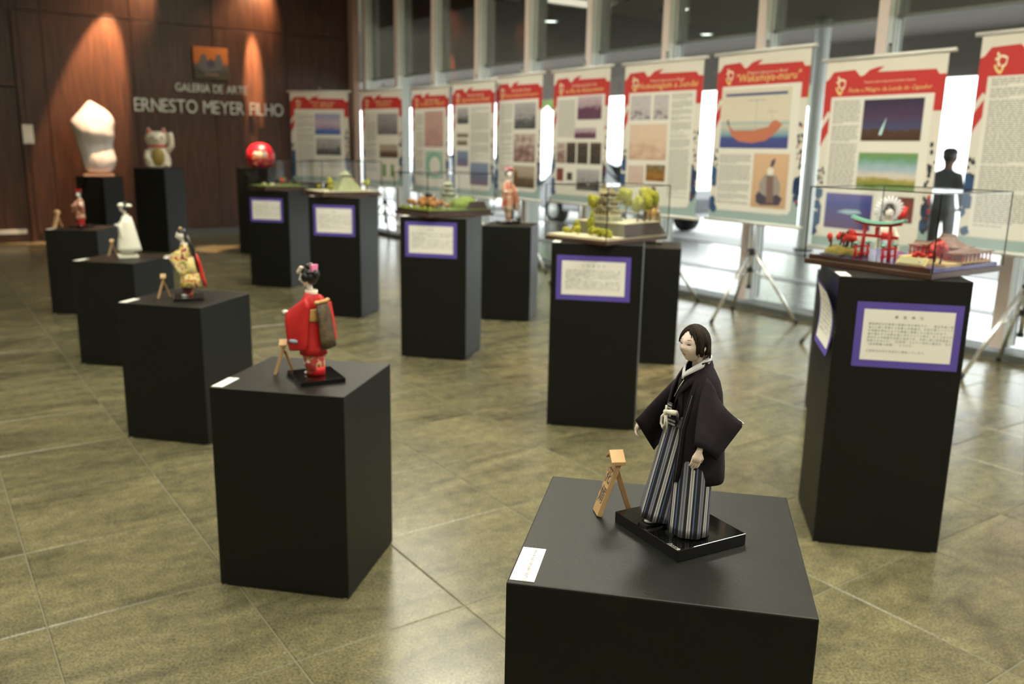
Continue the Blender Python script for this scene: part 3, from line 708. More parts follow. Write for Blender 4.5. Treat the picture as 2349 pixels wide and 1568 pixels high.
one('figures', ['fig_grey2', 'fig_dark', 'fig_brown'], pl, fig) if mat('fig_grey2', (.10, .10, .115), .6) else None

# ================================================================== DOLLS
mat('porcelain', (.82, .68, .60), .45, sss=.15)
mat('gofun_white', (.84, .80, .76), .5)
mat('hair_brown', (.008, .0052, .003), .75, spec=.25, col2=(.026, .016, .008), scale=60, stretch=(1, 1, .15), bump=.5, bscale=160)
mat('hair_black', (.008, .007, .007), .35)
mat('lip', (.50, .20, .17), .5); mat('brow', (.10, .06, .055), .7); mat('eye_dark', (.02, .012, .01), .3)
mat('haori_black', (.011, .009, .0125), .85, col2=(.018, .013, .018), scale=40, bump=.12, bscale=700, spec=.2)
mat('collar_white', (.72, .73, .76), .7)
mat('cord_white', (.74, .71, .60), .7, bump=.5, bscale=500)
mat('seam_grey', (.16, .16, .17), .6)
mat('belt_grey', (.012, .012, .016), .7, col2=(.2, .2, .22), scale=50)
mat('plaque_wood', (.60, .40, .20), .55, col2=(.52, .33, .15), scale=14, stretch=(1, 1, .15))
mat('plaque_wood_dark', (.40, .23, .10), .55, col2=(.34, .19, .08), scale=14, stretch=(1, 1, .15))
mat('silver_tag', (.75, .78, .76), .3, .6)
mat('red_silk', (.50, .012, .014), .5, col2=(.58, .02, .018), scale=20)
mat('red_hem', (.58, .008, .010), .5)
mat('sash_gold', (.04, .024, .010), .5, col2=(.10, .065, .025), scale=55)
mat('gold_trim', (.55, .33, .10), .45)
mat('pink_ribbon', (.80, .22, .42), .6); mat('rose_white', (.80, .70, .58), .6)
mat('robe_yellow', (.66, .52, .05), .6, col2=(.60, .50, .36), scale=34)
mat('robe_mixed', (.35, .10, .12), .6, col2=(.50, .48, .42), scale=26)
mat('robe_green', (.20, .16, .12), .6, col2=(.50, .42, .07), scale=30)
mat('robe_dark', (.05, .03, .06), .6, col2=(.20, .03, .03), scale=16)
mat('white_silk', (.78, .77, .66), .6)
mat('robe_orange', (.58, .48, .34), .6, col2=(.50, .10, .05), scale=14)
mat('robe_brown', (.10, .035, .03), .6, col2=(.42, .33, .14), scale=30)
mat('robe_red2', (.42, .05, .04), .6, col2=(.55, .38, .25), scale=22)
mat('blue_patch', (.30, .40, .48), .6)
mat('wig_brown', (.16, .08, .02), .5)
mat('leaf_green', (.25, .36, .12), .6)
FACE = R(-61.3)
def multi(name, cols, scale):
    m, nt, b = nodes(name); b.inputs['Roughness'].default_value = .6
    tc = N(nt, 'ShaderNodeTexCoord'); n = N(nt, 'ShaderNodeTexNoise', inp={'Scale': scale, 'Detail': 2}); L(nt, tc.outputs['Object'], n.inputs[0])
    k = len(cols); r = ramp(nt, [(.28+.44*i/k, c) for i, c in enumerate(cols)], 'CONSTANT'); L(nt, n.outputs[0], r.inputs[0]); L(nt, r.outputs[0], b.inputs['Base Color'])
multi('robe_multi', [(.05, .03, .10), (.45, .04, .05), (.62, .50, .06), (.62, .55, .42), (.66, .52, .05), (.22, .26, .10), (.50, .10, .14), (.6, .55, .5)], 34)
multi('red_floral', [(.52, .03, .03), (.58, .10, .08), (.55, .03, .03), (.66, .45, .30), (.60, .40, .08), (.55, .03, .03)], 40)

def ell(cx, cy, rx, ry, z, n=32, ph=0, dz=None):
    return [Vector((cx+math.cos(ph+2*PI*k/n)*rx, cy+math.sin(ph+2*PI*k/n)*ry, z+(dz(2*PI*k/n) if dz else 0))) for k in range(n)]
def hand(m, wrist, d, up, s=1.0, curl=.5, side=1, mi=0):
    """palm with four fingers and a thumb; d = direction of the fingers, up = back of hand"""
    d = Vector(d).normalized(); up = (Vector(up)-d*Vector(up).dot(d)).normalized(); lat = d.cross(up)*side; w0 = Vector(wrist)
    L_ = .019*s
    m.loft([[w0+d*t*L_+lat*(math.cos(a)*wd*s)+up*(math.sin(a)*th*s) for a in [2*PI*k/10 for k in range(10)]] for t, wd, th in ((-.35, .0052, .0045), (.1, .0058, .0045), (.55, .0085, .0046), (1.0, .0085, .0038))], mi)
    for k, (o, ln) in enumerate(((-.0063, .013), (-.0022, .0155), (.002, .015), (.006, .012))):
        p = w0+d*L_*.95+lat*o*s; pts = [p-d*.002*s, p]; dd = d.copy(); 
        for seg in range(3):
            ang = curl*(.5+.35*seg); dd = (dd*math.cos(ang*.6)-up*math.sin(ang*.6)).normalized()
            p = p+dd*ln*s*(.42, .32, .26)[seg]; pts.append(p)
        m.tube(pts, [.0022*s, .0023*s, .0021*s, .0019*s, .0013*s], mi, 8)
    p = w0+d*L_*.3-lat*.0055*s; q = (d*.75-lat*.6-up*.25).normalized(); q2 = (d*.95-lat*.1-up*.35).normalized()
    m.tube([p-q*.003*s, p+q*.007*s, p+q*.007*s+q2*.0075*s], [.0028*s, .0025*s, .0016*s], mi, 8)

def head(m, c, s=1.0, mi=0, pitch=0, yaw=0, lipmi=None, browmi=None, eyemi=None):
    """doll head facing -Y, half-height .036"""
    rot = Matrix.Rotation(yaw, 3, 'Z') @ Matrix.Rotation(pitch, 3, 'X'); c = Vector(c)
    def gs(x, z, x0, z0, sx, sz): return math.exp(-((x-x0)/sx)**2-((z-z0)/sz)**2)
    def prof(d):
        x, y, z = d.x*.0262, d.y*.0300, d.z*.0360
        low = max(0, -d.z)
        x *= 1-.34*low**2.2; y = y*(1-.10*low**2) if y < 0 else y*(1-.28*low**1.5)
        if d.y < 0:
            f = 0
            f += .0068*gs(x, z, 0, -.0075, .0036, .0062)+.0022*gs(x, z, 0, .002, .003, .009)   # nose
            f -= .0030*(gs(x, z, .0105, .0015, .0062, .0042)+gs(x, z, -.0105, .0015, .0062, .0042))  # sockets
            f += .0016*(gs(x, z, .0105, .0075, .008, .003)+gs(x, z, -.0105, .0075, .008, .003))  # brow ridge
            f += .0022*gs(x, z, 0, -.0185, .0055, .0024)-.0014*gs(x, z, 0, -.0225, .006, .0022)  # lips
            f += .0034*gs(x, z, 0, -.030, .008, .005)      # chin
            f += .0016*(gs(x, z, .0135, -.011, .007, .008)+gs(x, z, -.0135, -.011, .007, .008))  # cheeks
            y -= f*min(1, -d.y*2.2)
        return Vector((x, y, z))
    rings = []
    nu, nv = 44, 34
    for i in range(nv+1):
        th = PI*(i+.02)/(nv+.04)
        rings.append([c+rot @ (prof(Vector((math.sin(th)*math.cos(2*PI*k/nu), math.sin(th)*math.sin(2*PI*k/nu), -math.cos(th))))*s) for k in range(nu)])
    m.loft(rings, mi)
    def onface(x, z, off=.0004):
        d = Vector((x/.0262, 0, z/.0360)); q = 1-d.x**2-d.z**2; d.y = -math.sqrt(max(q, .02)); p = prof(d); p.x, p.z = x, z; p.y -= off
        return c+rot @ (p*s)
    def blob(pts, mi2, off=.0005):
        if mi2 is not None: m.add([onface(x, z, off) for x, z in pts], [tuple(range(len(pts)))], mi2)
    for sgn in (1, -1):
        blob([(sgn*x, z) for x, z in ((.0060, .0012), (.0085, .0027), (.0120, .0030), (.0150, .0016), (.0120, .0006), (.0085, .0004))], eyemi)
        blob([(sgn*x, z) for x, z in ((.0052, .0098), (.0085, .0118), (.0130, .0122), (.0165, .0098), (.0130, .0106), (.0085, .0104))], browmi)
    blob([(-.0048, -.0190), (-.002, -.0174), (0, -.0179), (.002, -.0174), (.0048, -.0190), (.002, -.0212), (-.002, -.0212)], lipmi, .0006)
    # ears
    for sgn in (1, -1):
        m.ball(c+rot @ (Vector((sgn*.0262, .003, -.003))*s), Vector((.0028, .0052, .0085))*s, mi, 10, 8)
    return rot

def plaque(parent_loc, zrot, label, chars, s=1.0, z0=0):
    t = thing('name_plaque', label, 'plaque', parent_loc, zrot, 'small wooden name plaques')
    h, w_ = .118*s, .036*s; ln = R(18); n = Vector((0, -math.cos(ln), math.sin(ln))); upv = Vector((0, math.sin(ln), math.cos(ln)))
    rot = Matrix((Vector((1, 0, 0)), -n, upv)).transposed()
    th = .011*s
    one('board', 'plaque_wood', t, lambda m: m.box(upv*h/2+n*(-th/2)+Vector((0, 0, .002)), (w_, th, h), rot=rot), bevel=.0012*s)
    one('cap', 'plaque_wood', t, lambda m: m.prism([(-w_*.68, h*.98), (0, h*1.13), (w_*.68, h*.98), (w_*.68, h*.92), (0, h*1.06), (-w_*.68, h*.92)], .024*s, .052*s), bevel=.0008*s)
    a = upv*h*.82+n*(-th*1.1); b = Vector((0, a.y+.030*s, 0))
    one('strut', 'plaque_wood_dark', t, lambda m: m.box((a+b)/2+Vector((0, 0, .001)), (.010*s, .006*s, (a-b).length), rot=(a-b).to_track_quat('Z', 'X').to_matrix()), bevel=.0008*s)
    m = MB('paper_ink')
    for i, ch in enumerate(chars):
        V, F = text_geo(ch, .030*s, 0, align='CENTER', res=2, shear=.15)
        o = upv*(h*(.60-.36*i))+n*.0006+Vector((.003*s, 0, .002))
        m.add([o+Vector((p.x, 0, 0))*1.0+upv*p.y*1.25 for p in V], F)
    V, F = text_geo('は', .013*s, 0)
    for i, ch in enumerate('はなむこ' if len(chars) > 1 and chars == '花婿' else ''):
        V, F = text_geo(ch, .0125*s, 0, align='CENTER', res=1)
        o = upv*(h*(.74-.18*i))+n*.0006+Vector((-.012*s, 0, .002)); m.add([o+Vector((p.x, 0, 0))+upv*p.y for p in V], F)
    m.build('lettering', t, kind='stuff')
    return t

def base_plate(parent, cx, cy, sx, sy, h, mt='black_lacquer'):
    return one('base_plate', mt, parent, lambda m: m.box((cx, cy, -h/2), (sx, sy, h)), bevel=.0012)

# ---------------- groom
zA = PED['A'][5]
BT = .022
gr = thing('groom_doll', 'groom doll in black jacket and striped grey trousers on a lacquer base', 'doll', (.339, 1.518, zA+BT), FACE)
base_plate(gr, -.012, -.012, .19, .16, BT)
def tagm(m):
    V, F = text_geo('Japan', .012, .0, align='LEFT', res=1, shear=.3)
    m.add([(.052+p.x*.9, -.0885+p.y*.9, .0006) for p in V], F)
    m.cyl((.0785, -.0865, .0), .003, .0008, 0, 12); m.box((.066, -.0905, .0004), (.03, .0008, .0006))
one('maker_tag', 'silver_tag', gr, tagm)
def leg(m, top, hem, r0, r1, ph, zb, pleats):
    rings = []; n = 96
    for i in range(15):
        t = i/14; c = Vector(top).lerp(Vector(hem), t); k = t**.8
        rx = r0[0]+(r1[0]-r0[0])*k; ry = r0[1]+(r1[1]-r0[1])*k
        rg = []
        for j in range(n):
            a = ph+2*PI*j/n
            pl_ = 1+.085*t*(abs(math.sin(a*pleats/2))-.5)+.02*t*math.sin(a*3+t*4)
            rg.append(Vector((c.x+math.cos(a)*rx*pl_, c.y+math.sin(a)*ry*pl_, c.z)))
        rings.append(rg)
    # turn the hem inwards so that it is closed cloth
    last = rings[-1]; cc = sum(last, Vector())/n
    rings.append([cc+(p-cc)*.9+Vector((0, 0, .004)) for p in last])
    m.loft(rings, 0, True, (True, False), True, uvs=True)
lg = MB('striped_silk'); leg(lg, (.010, -.004, .222), (.028, -.026, .004), (.036, .032), (.041, .036), .4, .004, 9); lg.build('trouser_leg', gr)
lg = MB('striped_silk'); leg(lg, (-.012, -.008, .222), (-.033, -.046, .013), (.034, .032), (.039, .034), 1.1, .007, 9); lg.build('trouser_leg', gr)
for (x, y) in ((.022, -.038), (-.030, -.058)):
    one('foot', ['collar_white', 'black_plastic'], gr, lambda m: (m.ball((x, y, .0085), (.0105, .022, .0065), 0, 14, 8), m.box((x, y, .0018), (.022, .050, .0032), 1)))
# kimono body under the jacket
def torso(m):
    pr = [(.165, .040, .036, -.006), (.20, .039, .034, -.006), (.235, .040, .033, -.004), (.265, .041, .030, -.001), (.284, .036, .026, 0), (.294, .027, .021, .001), (.299, .018, .017, .001)]
    m.loft([ell(0, y, rx, ry, z) for z, rx, ry, y in pr])
one('kimono', 'haori_black', gr, torso)
one('belt', 'belt_grey', gr, lambda m: m.loft([ell(0, -.006, .041, .0365, z) for z in (.196, .199, .214, .217)]))
# neck and collars
one('neck', 'porcelain', gr, lambda m: m.loft([ell(0, .002, .013, .0135, .305), ell(0, .0005, .0118, .0125, .318), ell(0, -.001, .0115, .0125, .330)]))
def vcollar(m, w_, off, zt_, zv, mi=0):
    # band running from the nape over the shoulder down to the V in front, both sides
    for sgn in (1, -1):
        pts = [(0, .020, zt_+.001), (sgn*.010, .017, zt_), (sgn*.0165, .006, zt_-.005), (sgn*.0165, -.008, zt_-.013), (sgn*.010, -.024, zt_-.030), (sgn*-.002, -.0345, zv)]
        rings = []
        for i, p in enumerate(pts):
            p = Vector(p); o = Vector((p.x, p.y, 0)).normalized(); out = p+o*off
            rings.append([out+Vector((0, 0, w_))-o*.0025, out+Vector((0, 0, w_)), out+o*.002, out+o*.002-Vector((0, 0, w_)), out-Vector((0, 0, w_))-o*.002])
        m.loft(rings, mi)
def band(m, pts, w_, th=.0016, mi=0):
    rings = []
    for i, p in enumerate(pts):
        p = Vector(p); o = Vector((p.x, p.y-.002, 0)).normalized(); ww = w_[i] if isinstance(w_, (list, tuple)) else w_
        upv = Vector((-o.x*.45, -o.y*.45, 1)).normalized()
        rings.append([p+upv*ww-o*th*.4, p+upv*ww+o*th, p+o*th*1.4, p-upv*ww+o*th, p-upv*ww-o*th*.4])
    m.loft(rings, mi)
for sgn in (1, -1):
    one('under_collar', 'collar_white', gr, lambda m: band(m, [(0, .0205, .3275), (sgn*.0115, .0170, .3260), (sgn*.0178, .0055, .3205), (sgn*.0175, -.009, .3130), (sgn*.0115, -.0225, .3050), (sgn*.003, -.0310, .2965), (-sgn*.002, -.0335, .2900)], [.005, .005, .0055, .006, .0065, .006, .004]))
    one('kimono_collar', 'haori_black', gr, lambda m: band(m, [(0, .0225, .3160), (sgn*.0125, .0185, .3140), (sgn*.0205, .006, .3070), (sgn*.0205, -.010, .2985), (sgn*.0150, -.0250, .2865), (sgn*.004, -.0365, .2710), (-sgn*.005, -.0400, .2500), (-sgn*.010, -.0415, .2220)], [.007, .007, .0075, .008, .009, .010, .010, .009], .002))
one('collar_edge', 'cord_white', gr, lambda m: m.tube([(.0060, -.0375, .2860), (-.001, -.0415, .2720), (-.010, -.0440, .2520)], .0005, 0, 6))
# jacket
def haori(m):
    pr = [(.098, .062, .054, .002, 11, 46), (.12, .062, .053, .002, 12, 45), (.15, .060, .051, .001, 14, 43), (.20, .056, .048, .000, 17, 41), (.235, .053, .043, .000, 22, 39), (.262, .050, .038, .001, 24, 36), (.283, .044, .031, .002, 26, 34), (.297, .035, .025, .002, 26, 32), (.308, .023, .021, .003, 30, 34), (.316, .0195, .0205, .004, 50, 50)]
    rings = []
    for z, rx, ry, cy, gl, g2 in pr:
        a0, a1 = R(-90+gl), R(270-g2); rg = []
        for j in range(41):
            a = a0+(a1-a0)*j/40
            fold = 1+.018*math.sin(a*7)*max(0, (.26-z)/.17)
            rg.append(Vector((math.cos(a)*rx*fold, cy+math.sin(a)*ry*fold, z-(.006 if abs(math.sin(a)) > .9 else 0)*max(0, (.12-z)/.04))))
        rings.append(rg)
    m.loft(rings, closed=False)
one('jacket', 'haori_black', gr, haori, solid=.0028)
def lapel(m):
    pr = [(.099, .062, .054, .002, 11, 46), (.12, .062, .053, .002, 12, 45), (.15, .060, .051, .001, 14, 43), (.20, .056, .048, .000, 17, 41), (.235, .053, .043, .000, 22, 39), (.262, .050, .038, .001, 24, 36), (.283, .044, .031, .002, 26, 34), (.297, .035, .025, .002, 26, 32), (.308, .024, .022, .003, 30, 34), (.317, .022, .0225, .004, 60, 60), (.3195, .0215, .0235, .004, 100, 100)]
    for sgn in (1, -1):
        rings = []
        for z, rx, ry, cy, gl, g2 in pr:
            a = R(-90+gl) if sgn > 0 else R(270-g2); e = R(12)*sgn
            rg = []
            for da, k in ((-.15, 1.0), (0, 1.05), (.6, 1.065), (1, 1.03), (.5, 1.0)):
                b = a+e*da; rg.append(Vector((math.cos(b)*rx*k, cy+math.sin(b)*ry*k, z)))
            rings.append(rg)
        m.loft(rings)
one('jacket_lapel', 'haori_black', gr, lapel)
def lapseam(m):
    def pt(z, rx, ry, cy, a, k=1.075): return (math.cos(a)*rx*k, cy+math.sin(a)*ry*k, z)
    m.tube([pt(.102, .062, .054, .002, R(-75)), pt(.12, .062, .053, .002, R(-74)), pt(.15, .060, .051, .001, R(-72)), pt(.20, .056, .048, .000, R(-69)), pt(.235, .053, .043, .000, R(-63)), pt(.262, .050, .038, .001, R(-60))], .0004, 0, 5)
    m.tube([pt(.18, .058, .048, .001, R(270-49)), pt(.20, .056, .047, .000, R(270-48)), pt(.235, .053, .043, .000, R(270-46)), pt(.262, .050, .038, .001, R(270-43)), pt(.283, .044, .031, .002, R(270-41))], .0004, 0, 5)
one('lapel_stitching', 'seam_grey', gr, lapseam)
def sleeve(m, P1, P1b, P2, P3, P4, th=(.014, .012, .0065), mi=0, n=13, bulge=.10):
    """flat hanging sleeve: arm edge P1->P2, hanging edge P1b->P4->P3, cuff P2..P3"""
    P1, P1b, P2, P3, P4 = [Vector(p) for p in (P1, P1b, P2, P3, P4)]
    nrm = (P2-P1).cross(P4-P1).normalized(); rings = []
    for i in range(n):
        t = i/(n-1)
        A = P1.lerp(P2, t)+(P1-P4).normalized()*(.004*math.sin(PI*t))
        if t < .45: q = t/.45; B = P1b.lerp(P4, q**1.3)
        else: q = (t-.45)/.55; B = P4.lerp(P3, q)
        c = (A+B)/2; ax = (A-B)/2
        tk = th[0]*(1-t)+th[1]*t if t < .9 else th[1]
        rg = []
        for k in range(22):
            a = 2*PI*k/22; x = math.cos(a); y = math.sin(a)
            wdt = tk if x > 0 else tk+(th[2]-tk)*min(1, -x*1.3)
            f = 1+bulge*math.sin(x*5+t*6)*.5
            sx = math.copysign(abs(x)**.75, x)
            rg.append(c+ax*sx+nrm*y*wdt*f)
        rings.append(rg)
    cc = sum(rings[-1], Vector())/22; dr = (rings[-1][0]-rings[-2][0])
    rings.append([cc+(p-cc)*.86-dr*.15 for p in rings[-1]])
    m.loft(rings, mi)
SP = [(.030, -.010, .293), (.053, .010, .240), (.078, -.066, .188), (.082, -.016, .156), (.085, .040, .216)]
one('sleeve', 'haori_black', gr, lambda m: sleeve(m, *SP, (.014, .013, .006)))
one('sleeve', 'haori_black', gr, lambda m: sleeve(m, (-.027, -.006, .290), (-.050, .014, .240), (-.088, -.068, .186), (-.094, -.016, .118), (-.090, .016, .158), (.017, .014, .006)))
lin = [Vector(SP[1]).lerp(Vector(SP[4]), q**1.3)+Vector((-.001, -.001, .0)) for q in (.3, .5, .7, .85, 1.0)]
one('sleeve_lining', 'collar_white', gr, lambda m: m.tube(lin, [.0006, .0014, .0019, .0021, .0018], 0, 8))
hm = MB('porcelain'); hand(hm, (.080, -.056, .178), (-.05, -.30, -1), (.9, -.4, .1), 1.05, .7, 1); hm.build('hand', gr)
hm = MB('porcelain'); hand(hm, (-.088, -.057, .186), (-.10, -.45, -1), (-.7, -.6, .3), 1.05, 1.1, -1); hm.build('hand', gr)
# cord and knot at the belt
def knot(m):
    m.tube([(-.012, -.0475, .2190), (.006, -.052, .2235), (.020, -.0525, .2265)], [.0042, .0050, .0048], 0, 12)
    m.ball((-.013, -.0485, .218), (.0065, .0045, .0062), 0, 10, 8)
    m.tube([(-.013, -.05, .217), (-.021, -.051, .208), (-.022, -.051, .195), (-.016, -.051, .187), (-.011, -.051, .196), (-.012, -.05, .213)], .0026, 0, 8)
    m.tube([(-.013, -.048, .221), (-.014, -.047, .231)], [.003, .0022], 0, 8)
    m.tube([(-.010, -.049, .215), (-.006, -.0495, .200), (-.008, -.0495, .180)], .0024, 0, 8)
one('white_cord', 'cord_white', gr, knot).location = (-.013, .001, 0)
def fold(m):
    for (x, y, z, w_, h_) in ((-.004, -.0465, .2320, .011, .012), (-.003, -.0478, .2045, .0105, .013), (.0095, -.0482, .2050, .0115, .013)):
        m.box((x, y, z), (w_, .004, h_), 0)
        for q in (-.25, .25): m.box((x, y-.0016, z+q*h_), (w_*1.01, .0016, h_*.26), 1)
one('belt_fold', ['black_plastic', 'fold_grey'], gr, fold, loc=(-.013, .001, 0)) if mat('fold_grey', (.30, .30, .33), .7) else None
# head and hair
HS = .87
hc = Vector((0, -.0145, .3485))
hm = MB(['porcelain', 'lip', 'brow', 'eye_dark']); hrot = head(hm, hc, HS, 0, R(-3), R(6), 1, 2, 3); hm.build('head', gr)
def hair(m):
    nA, nR = 220, 16; rings = []
    rr = random.Random(3)
    cut = []
    for k in range(nA):
        a = 360*k/nA  # 0 = doll's left (+X), 270 = front
        f = abs(((a-270+180) % 360)-180)      # angle away from front
        sgn = 1 if (270 <= a or a < 90) else -1
        # elevation at which the lock ends
        if f < 6: e = 54
        elif f < 40: e = 54-(f-6)*(.8 if sgn > 0 else 1.0)
        elif sgn > 0 and f < 56: e = 27-(f-40)*1.4
        elif sgn > 0 and f < 80: e = -27+abs(f-66)*.5
        elif sgn < 0 and f < 80: e = 20-(f-40)*.6
        elif f < 99: e = 2
        else: e = -24+abs(f-150)*.06
        cut.append(e+rr.uniform(-9, 4))
    for i in range(nR+1):
        rg = []
        for k in range(nA):
            a = R(360*k/nA); e = R(89+(cut[k]-89)*i/nR)
            th = 1.055+.012*math.sin(k*1.7)+.008*math.sin(k*.61+2)+(.03 if i < nR*.6 else .0)
            if i == nR: th -= .03
            x, y, z = math.cos(e)*math.cos(a)*.0275*th, math.cos(e)*math.sin(a)*.0315*th+.0015, math.sin(e)*.0375*(th+.01)
            if e < 0: # hang straight below the ears
                x = math.cos(a)*.0275*th*(1-.06*abs(math.sin(e))); y = math.sin(a)*.0315*th+.0015
            rg.append(hc+hrot @ (Vector((x, y, z))*HS))
        rings.append(rg)
    m.loft(rings, closed=True, caps=(True, False))
    # loose locks over the shell
    for k in range(260):
        a = R(rr.uniform(-46, 226)); f = abs(((math.degrees(a)-270+180) % 360)-180)
        near = math.cos(a) > 0
        if f < 56: e0, e1 = R(rr.uniform(60, 85)), R(rr.uniform(16, 38))
        elif f < 80: e0, e1 = R(rr.uniform(45, 80)), R(rr.uniform(-34, -18) if near else rr.uniform(-2, 14))
        elif f < 99: e0, e1 = R(rr.uniform(45, 80)), R(rr.uniform(-4, 10))
        else: e0, e1 = R(rr.uniform(35, 80)), R(rr.uniform(-36, -22))
        pts = []
        for q in range(6):
            e = e0+(e1-e0)*q/5; th = 1.095+.012*math.sin(q+k)+(.10 if q == 5 and f > 110 else .03 if q == 4 and f > 110 else 0); ce = math.cos(e) if e > 0 else 1
            pts.append(hc+hrot @ (Vector((ce*math.cos(a+q*.02)*.0275*th, ce*math.sin(a+q*.02)*.0315*th+.0015, math.sin(e)*.0375*th))*HS))
        m.tube(pts, [.0003, .0007, .0008, .0008, .0006, .0002], 0, 4)
one('hair', 'hair_brown', gr, hair, solid=.001)
pd = Vector((-.025, .118, 0)); 
plaque((.171, 1.605, zA), R(-82), 'pale wooden plaque with black brush characters beside the groom doll', '花婿', 1.0)

# ---------------- other dolls
def kimono_doll(name, label, loc, rz, s, robe, lower, hem, sleeve_m, obi, hairm='hair_black', skin='gofun_white', lean=0.0, armfwd=.06, plate=(.17, .15), platem='black_lacquer', flare=1.0, hairstyle='bun', feetm='collar_white', long_sleeve=.15, wide=1.0, plate_rot=0, hyaw=0):
    t = thing(name, label, 'doll', loc, rz, 'costume dolls on pedestals'); t.scale = (s, s, s)
    base_plate(t, 0, 0, plate[0], plate[1], .016, platem).rotation_euler.z = plate_rot
    for sx in (-1, 1): one('foot', feetm, t, lambda m: m.ball((sx*.014, -.012-sx*.006, .006), (.010, .022, .006), 0, 12, 8))
    def rb(m):
        pr = [(.004, .026*flare, .030*flare, .0), (.05, .030*flare, .033*flare, -.002), (.10, .037*flare, .038*flare, -.004), (.15, .041, .038, -.003), (.20, .037, .032, .0), (.235, .036, .029, .002)]
        m.loft([ell(0, y-lean*z, rx, ry, z, 28) for z, rx, ry, y in pr[:3]], 1)
        m.loft([ell(0, y-lean*z, rx*1.02, ry*1.02, z, 28) for z, rx, ry, y in [(.075, .041*flare, .042*flare, -.004)]+pr[2:]], 0)
        m.loft([ell(0, 0, .0265*flare, .0305*flare, z, 28) for z in (.002, .032)], 2)
    one('robe', [robe, lower, hem], t, rb)
    def up(m):
        m.loft([ell(0, y-lean*z, rx, ry, z, 28) for z, rx, ry, y in [(.225, .037, .030, .002), (.25, .041, .029, .002), (.272, .040, .026, .003), (.288, .028, .022, .004), (.300, .018, .019, .006)]])
    one('bodice', robe, t, up)
    one('collar', 'rose_white', t, lambda m: m.lathe([(.021, .290), (.0225, .302), (.0195, .304), (.017, .292)], (0, .006-lean*.29, 0), n=24, caps=(False, False)))
    one('neck', skin, t, lambda m: m.loft([ell(0, .004-lean*.29, .012, .013, .288, 16), ell(0, -.002-lean*.3, .0095, .0105, .318, 16), ell(0, -.004-lean*.3, .0098, .011, .33, 16)]))
    for sx in (1, -1):
        P1 = (sx*.030, -.002, .283); P1b = (sx*.038, .012, .235); P2 = (sx*.050, -.055-armfwd*.5, .225); P3 = (sx*.060, -.040*wide, .225-long_sleeve); P4 = (sx*.052, .012*(wide-1), .225-long_sleeve*.95)
        one('sleeve', sleeve_m, t, lambda m: sleeve(m, P1, P1b, P2, P3, P4, (.012*wide, .010*wide, .005*wide), n=11))
        hm = MB(skin); hand(hm, (sx*.048, -.052-armfwd*.5, .226), (-sx*.2, -1, .1), (sx*.3, 0, 1), .85, .4, sx); hm.build('hand', t)
    one('sash', obi, t, lambda m: m.loft([ell(0, .001-lean*z, rx, ry, z, 28) for z, rx, ry in ((.195, .040, .035), (.20, .042, .037), (.235, .041, .034), (.24, .039, .032))]))
    hc_ = Vector((0, -.006-lean*.31, .347))
    hm = MB([skin, 'lip', 'hair_black', 'eye_dark']); head(hm, hc_, .92, 0, R(6), hyaw, 1, 2, 3); hm.build('head', t)
    def hr(m):
        m.loft([[hc_+Vector((math.cos(a)*.0255*math.sin(e)*(1.08), .005+math.sin(a)*.029*math.sin(e)*1.06, .004+math.cos(e)*.035*1.04)) for a in [2*PI*k/24 for k in range(24)]] for e in [R(x) for x in (1, 25, 45, 62, 74)]])
        m.ball(hc_+Vector((0, .018, .000)), (.024, .018, .026), 0, 16, 10)
        if hairstyle == 'bun':
            m.ball(hc_+Vector((0, .010, .038)), (.019, .017, .014), 0, 14, 8)
            for sx in (-1, 1): m.ball(hc_+Vector((sx*.022, .004, .002)), (.010, .015, .017), 0, 12, 8)
            m.ball(hc_+Vector((0, .036, .012)), (.015, .012, .017), 0, 12, 8)
        elif hairstyle == 'long':
            m.loft([ell(0, hc_.y+.024, .022, .012, hc_.z, 16), ell(0, .036, .024, .012, .28, 16), ell(0, .05, .022, .010, .18, 16), ell(0, .056, .016, .007, .09, 16)])
    one('hair', hairm, t, hr)
    return t, hc_
def top(n, dx=0, dy=0):
    x, y, yaw, w_, d_, h_ = PED[n]; return Vector((x+dx, y+dy, h_+.016))
# maiko in red
tB, hB = kimono_doll('maiko_doll', 'red kimono doll with flower hairpins and a long brown hanging sash', (-.719, 3.071, PED['B'][5]+.0165), FACE-R(54), 1.03, 'red_silk', 'red_floral', 'red_hem', 'red_silk', 'gold_trim', plate=(.185, .16), lean=.05, armfwd=.05, long_sleeve=.135, wide=1.6, plate_rot=R(54), flare=1.15, hyaw=R(26))
def sash(m):
    m.loft([[Vector((.006+x*w_, y, z)) for x, y in ((-1, yy), (0, yy+.006), (1, yy), (1, yy+.006), (0, yy+.012), (-1, yy+.006))] for z, w_, yy in ((.262, .022, .034), (.25, .032, .042), (.20, .036, .050), (.14, .039, .058), (.105, .040, .063))])
one('hanging_sash', 'sash_gold', tB, sash)
one('sash_lining', 'red_hem', tB, lambda m: m.loft([[Vector((-.056, yy-.012, z)), Vector((-.020, yy, z)), Vector((-.020, yy+.005, z)), Vector((-.056, yy-.007, z))] for z, yy in ((.258, .040), (.20, .052), (.125, .062))], smooth=False))
one('sash_cord', 'gold_trim', tB, lambda m: (m.tube([(-.034, .030, .262), (-.015, .044, .268), (.015, .044, .268), (.034, .030, .262)], .006, 0, 8), m.ball((.028, .036, .266), (.012, .008, .007)), m.ball((-.024, .040, .270), (.012, .008, .006))))
for k, (p, r_, mt) in enumerate((((.016, -.020, .026), (.009, .008, .010), 'rose_white'), ((.012, -.030, .018), (.008, .006, .008), 'rose_white'), ((-.008, -.032, .024), (.010, .006, .009), 'red_hem'), ((.020, -.012, .034), (.007, .010, .006), 'rose_white'))):
    one('flower_pin', mt, tB, lambda m: m.ball(hB+Vector(p), r_, 0, 10, 7, .5, k))
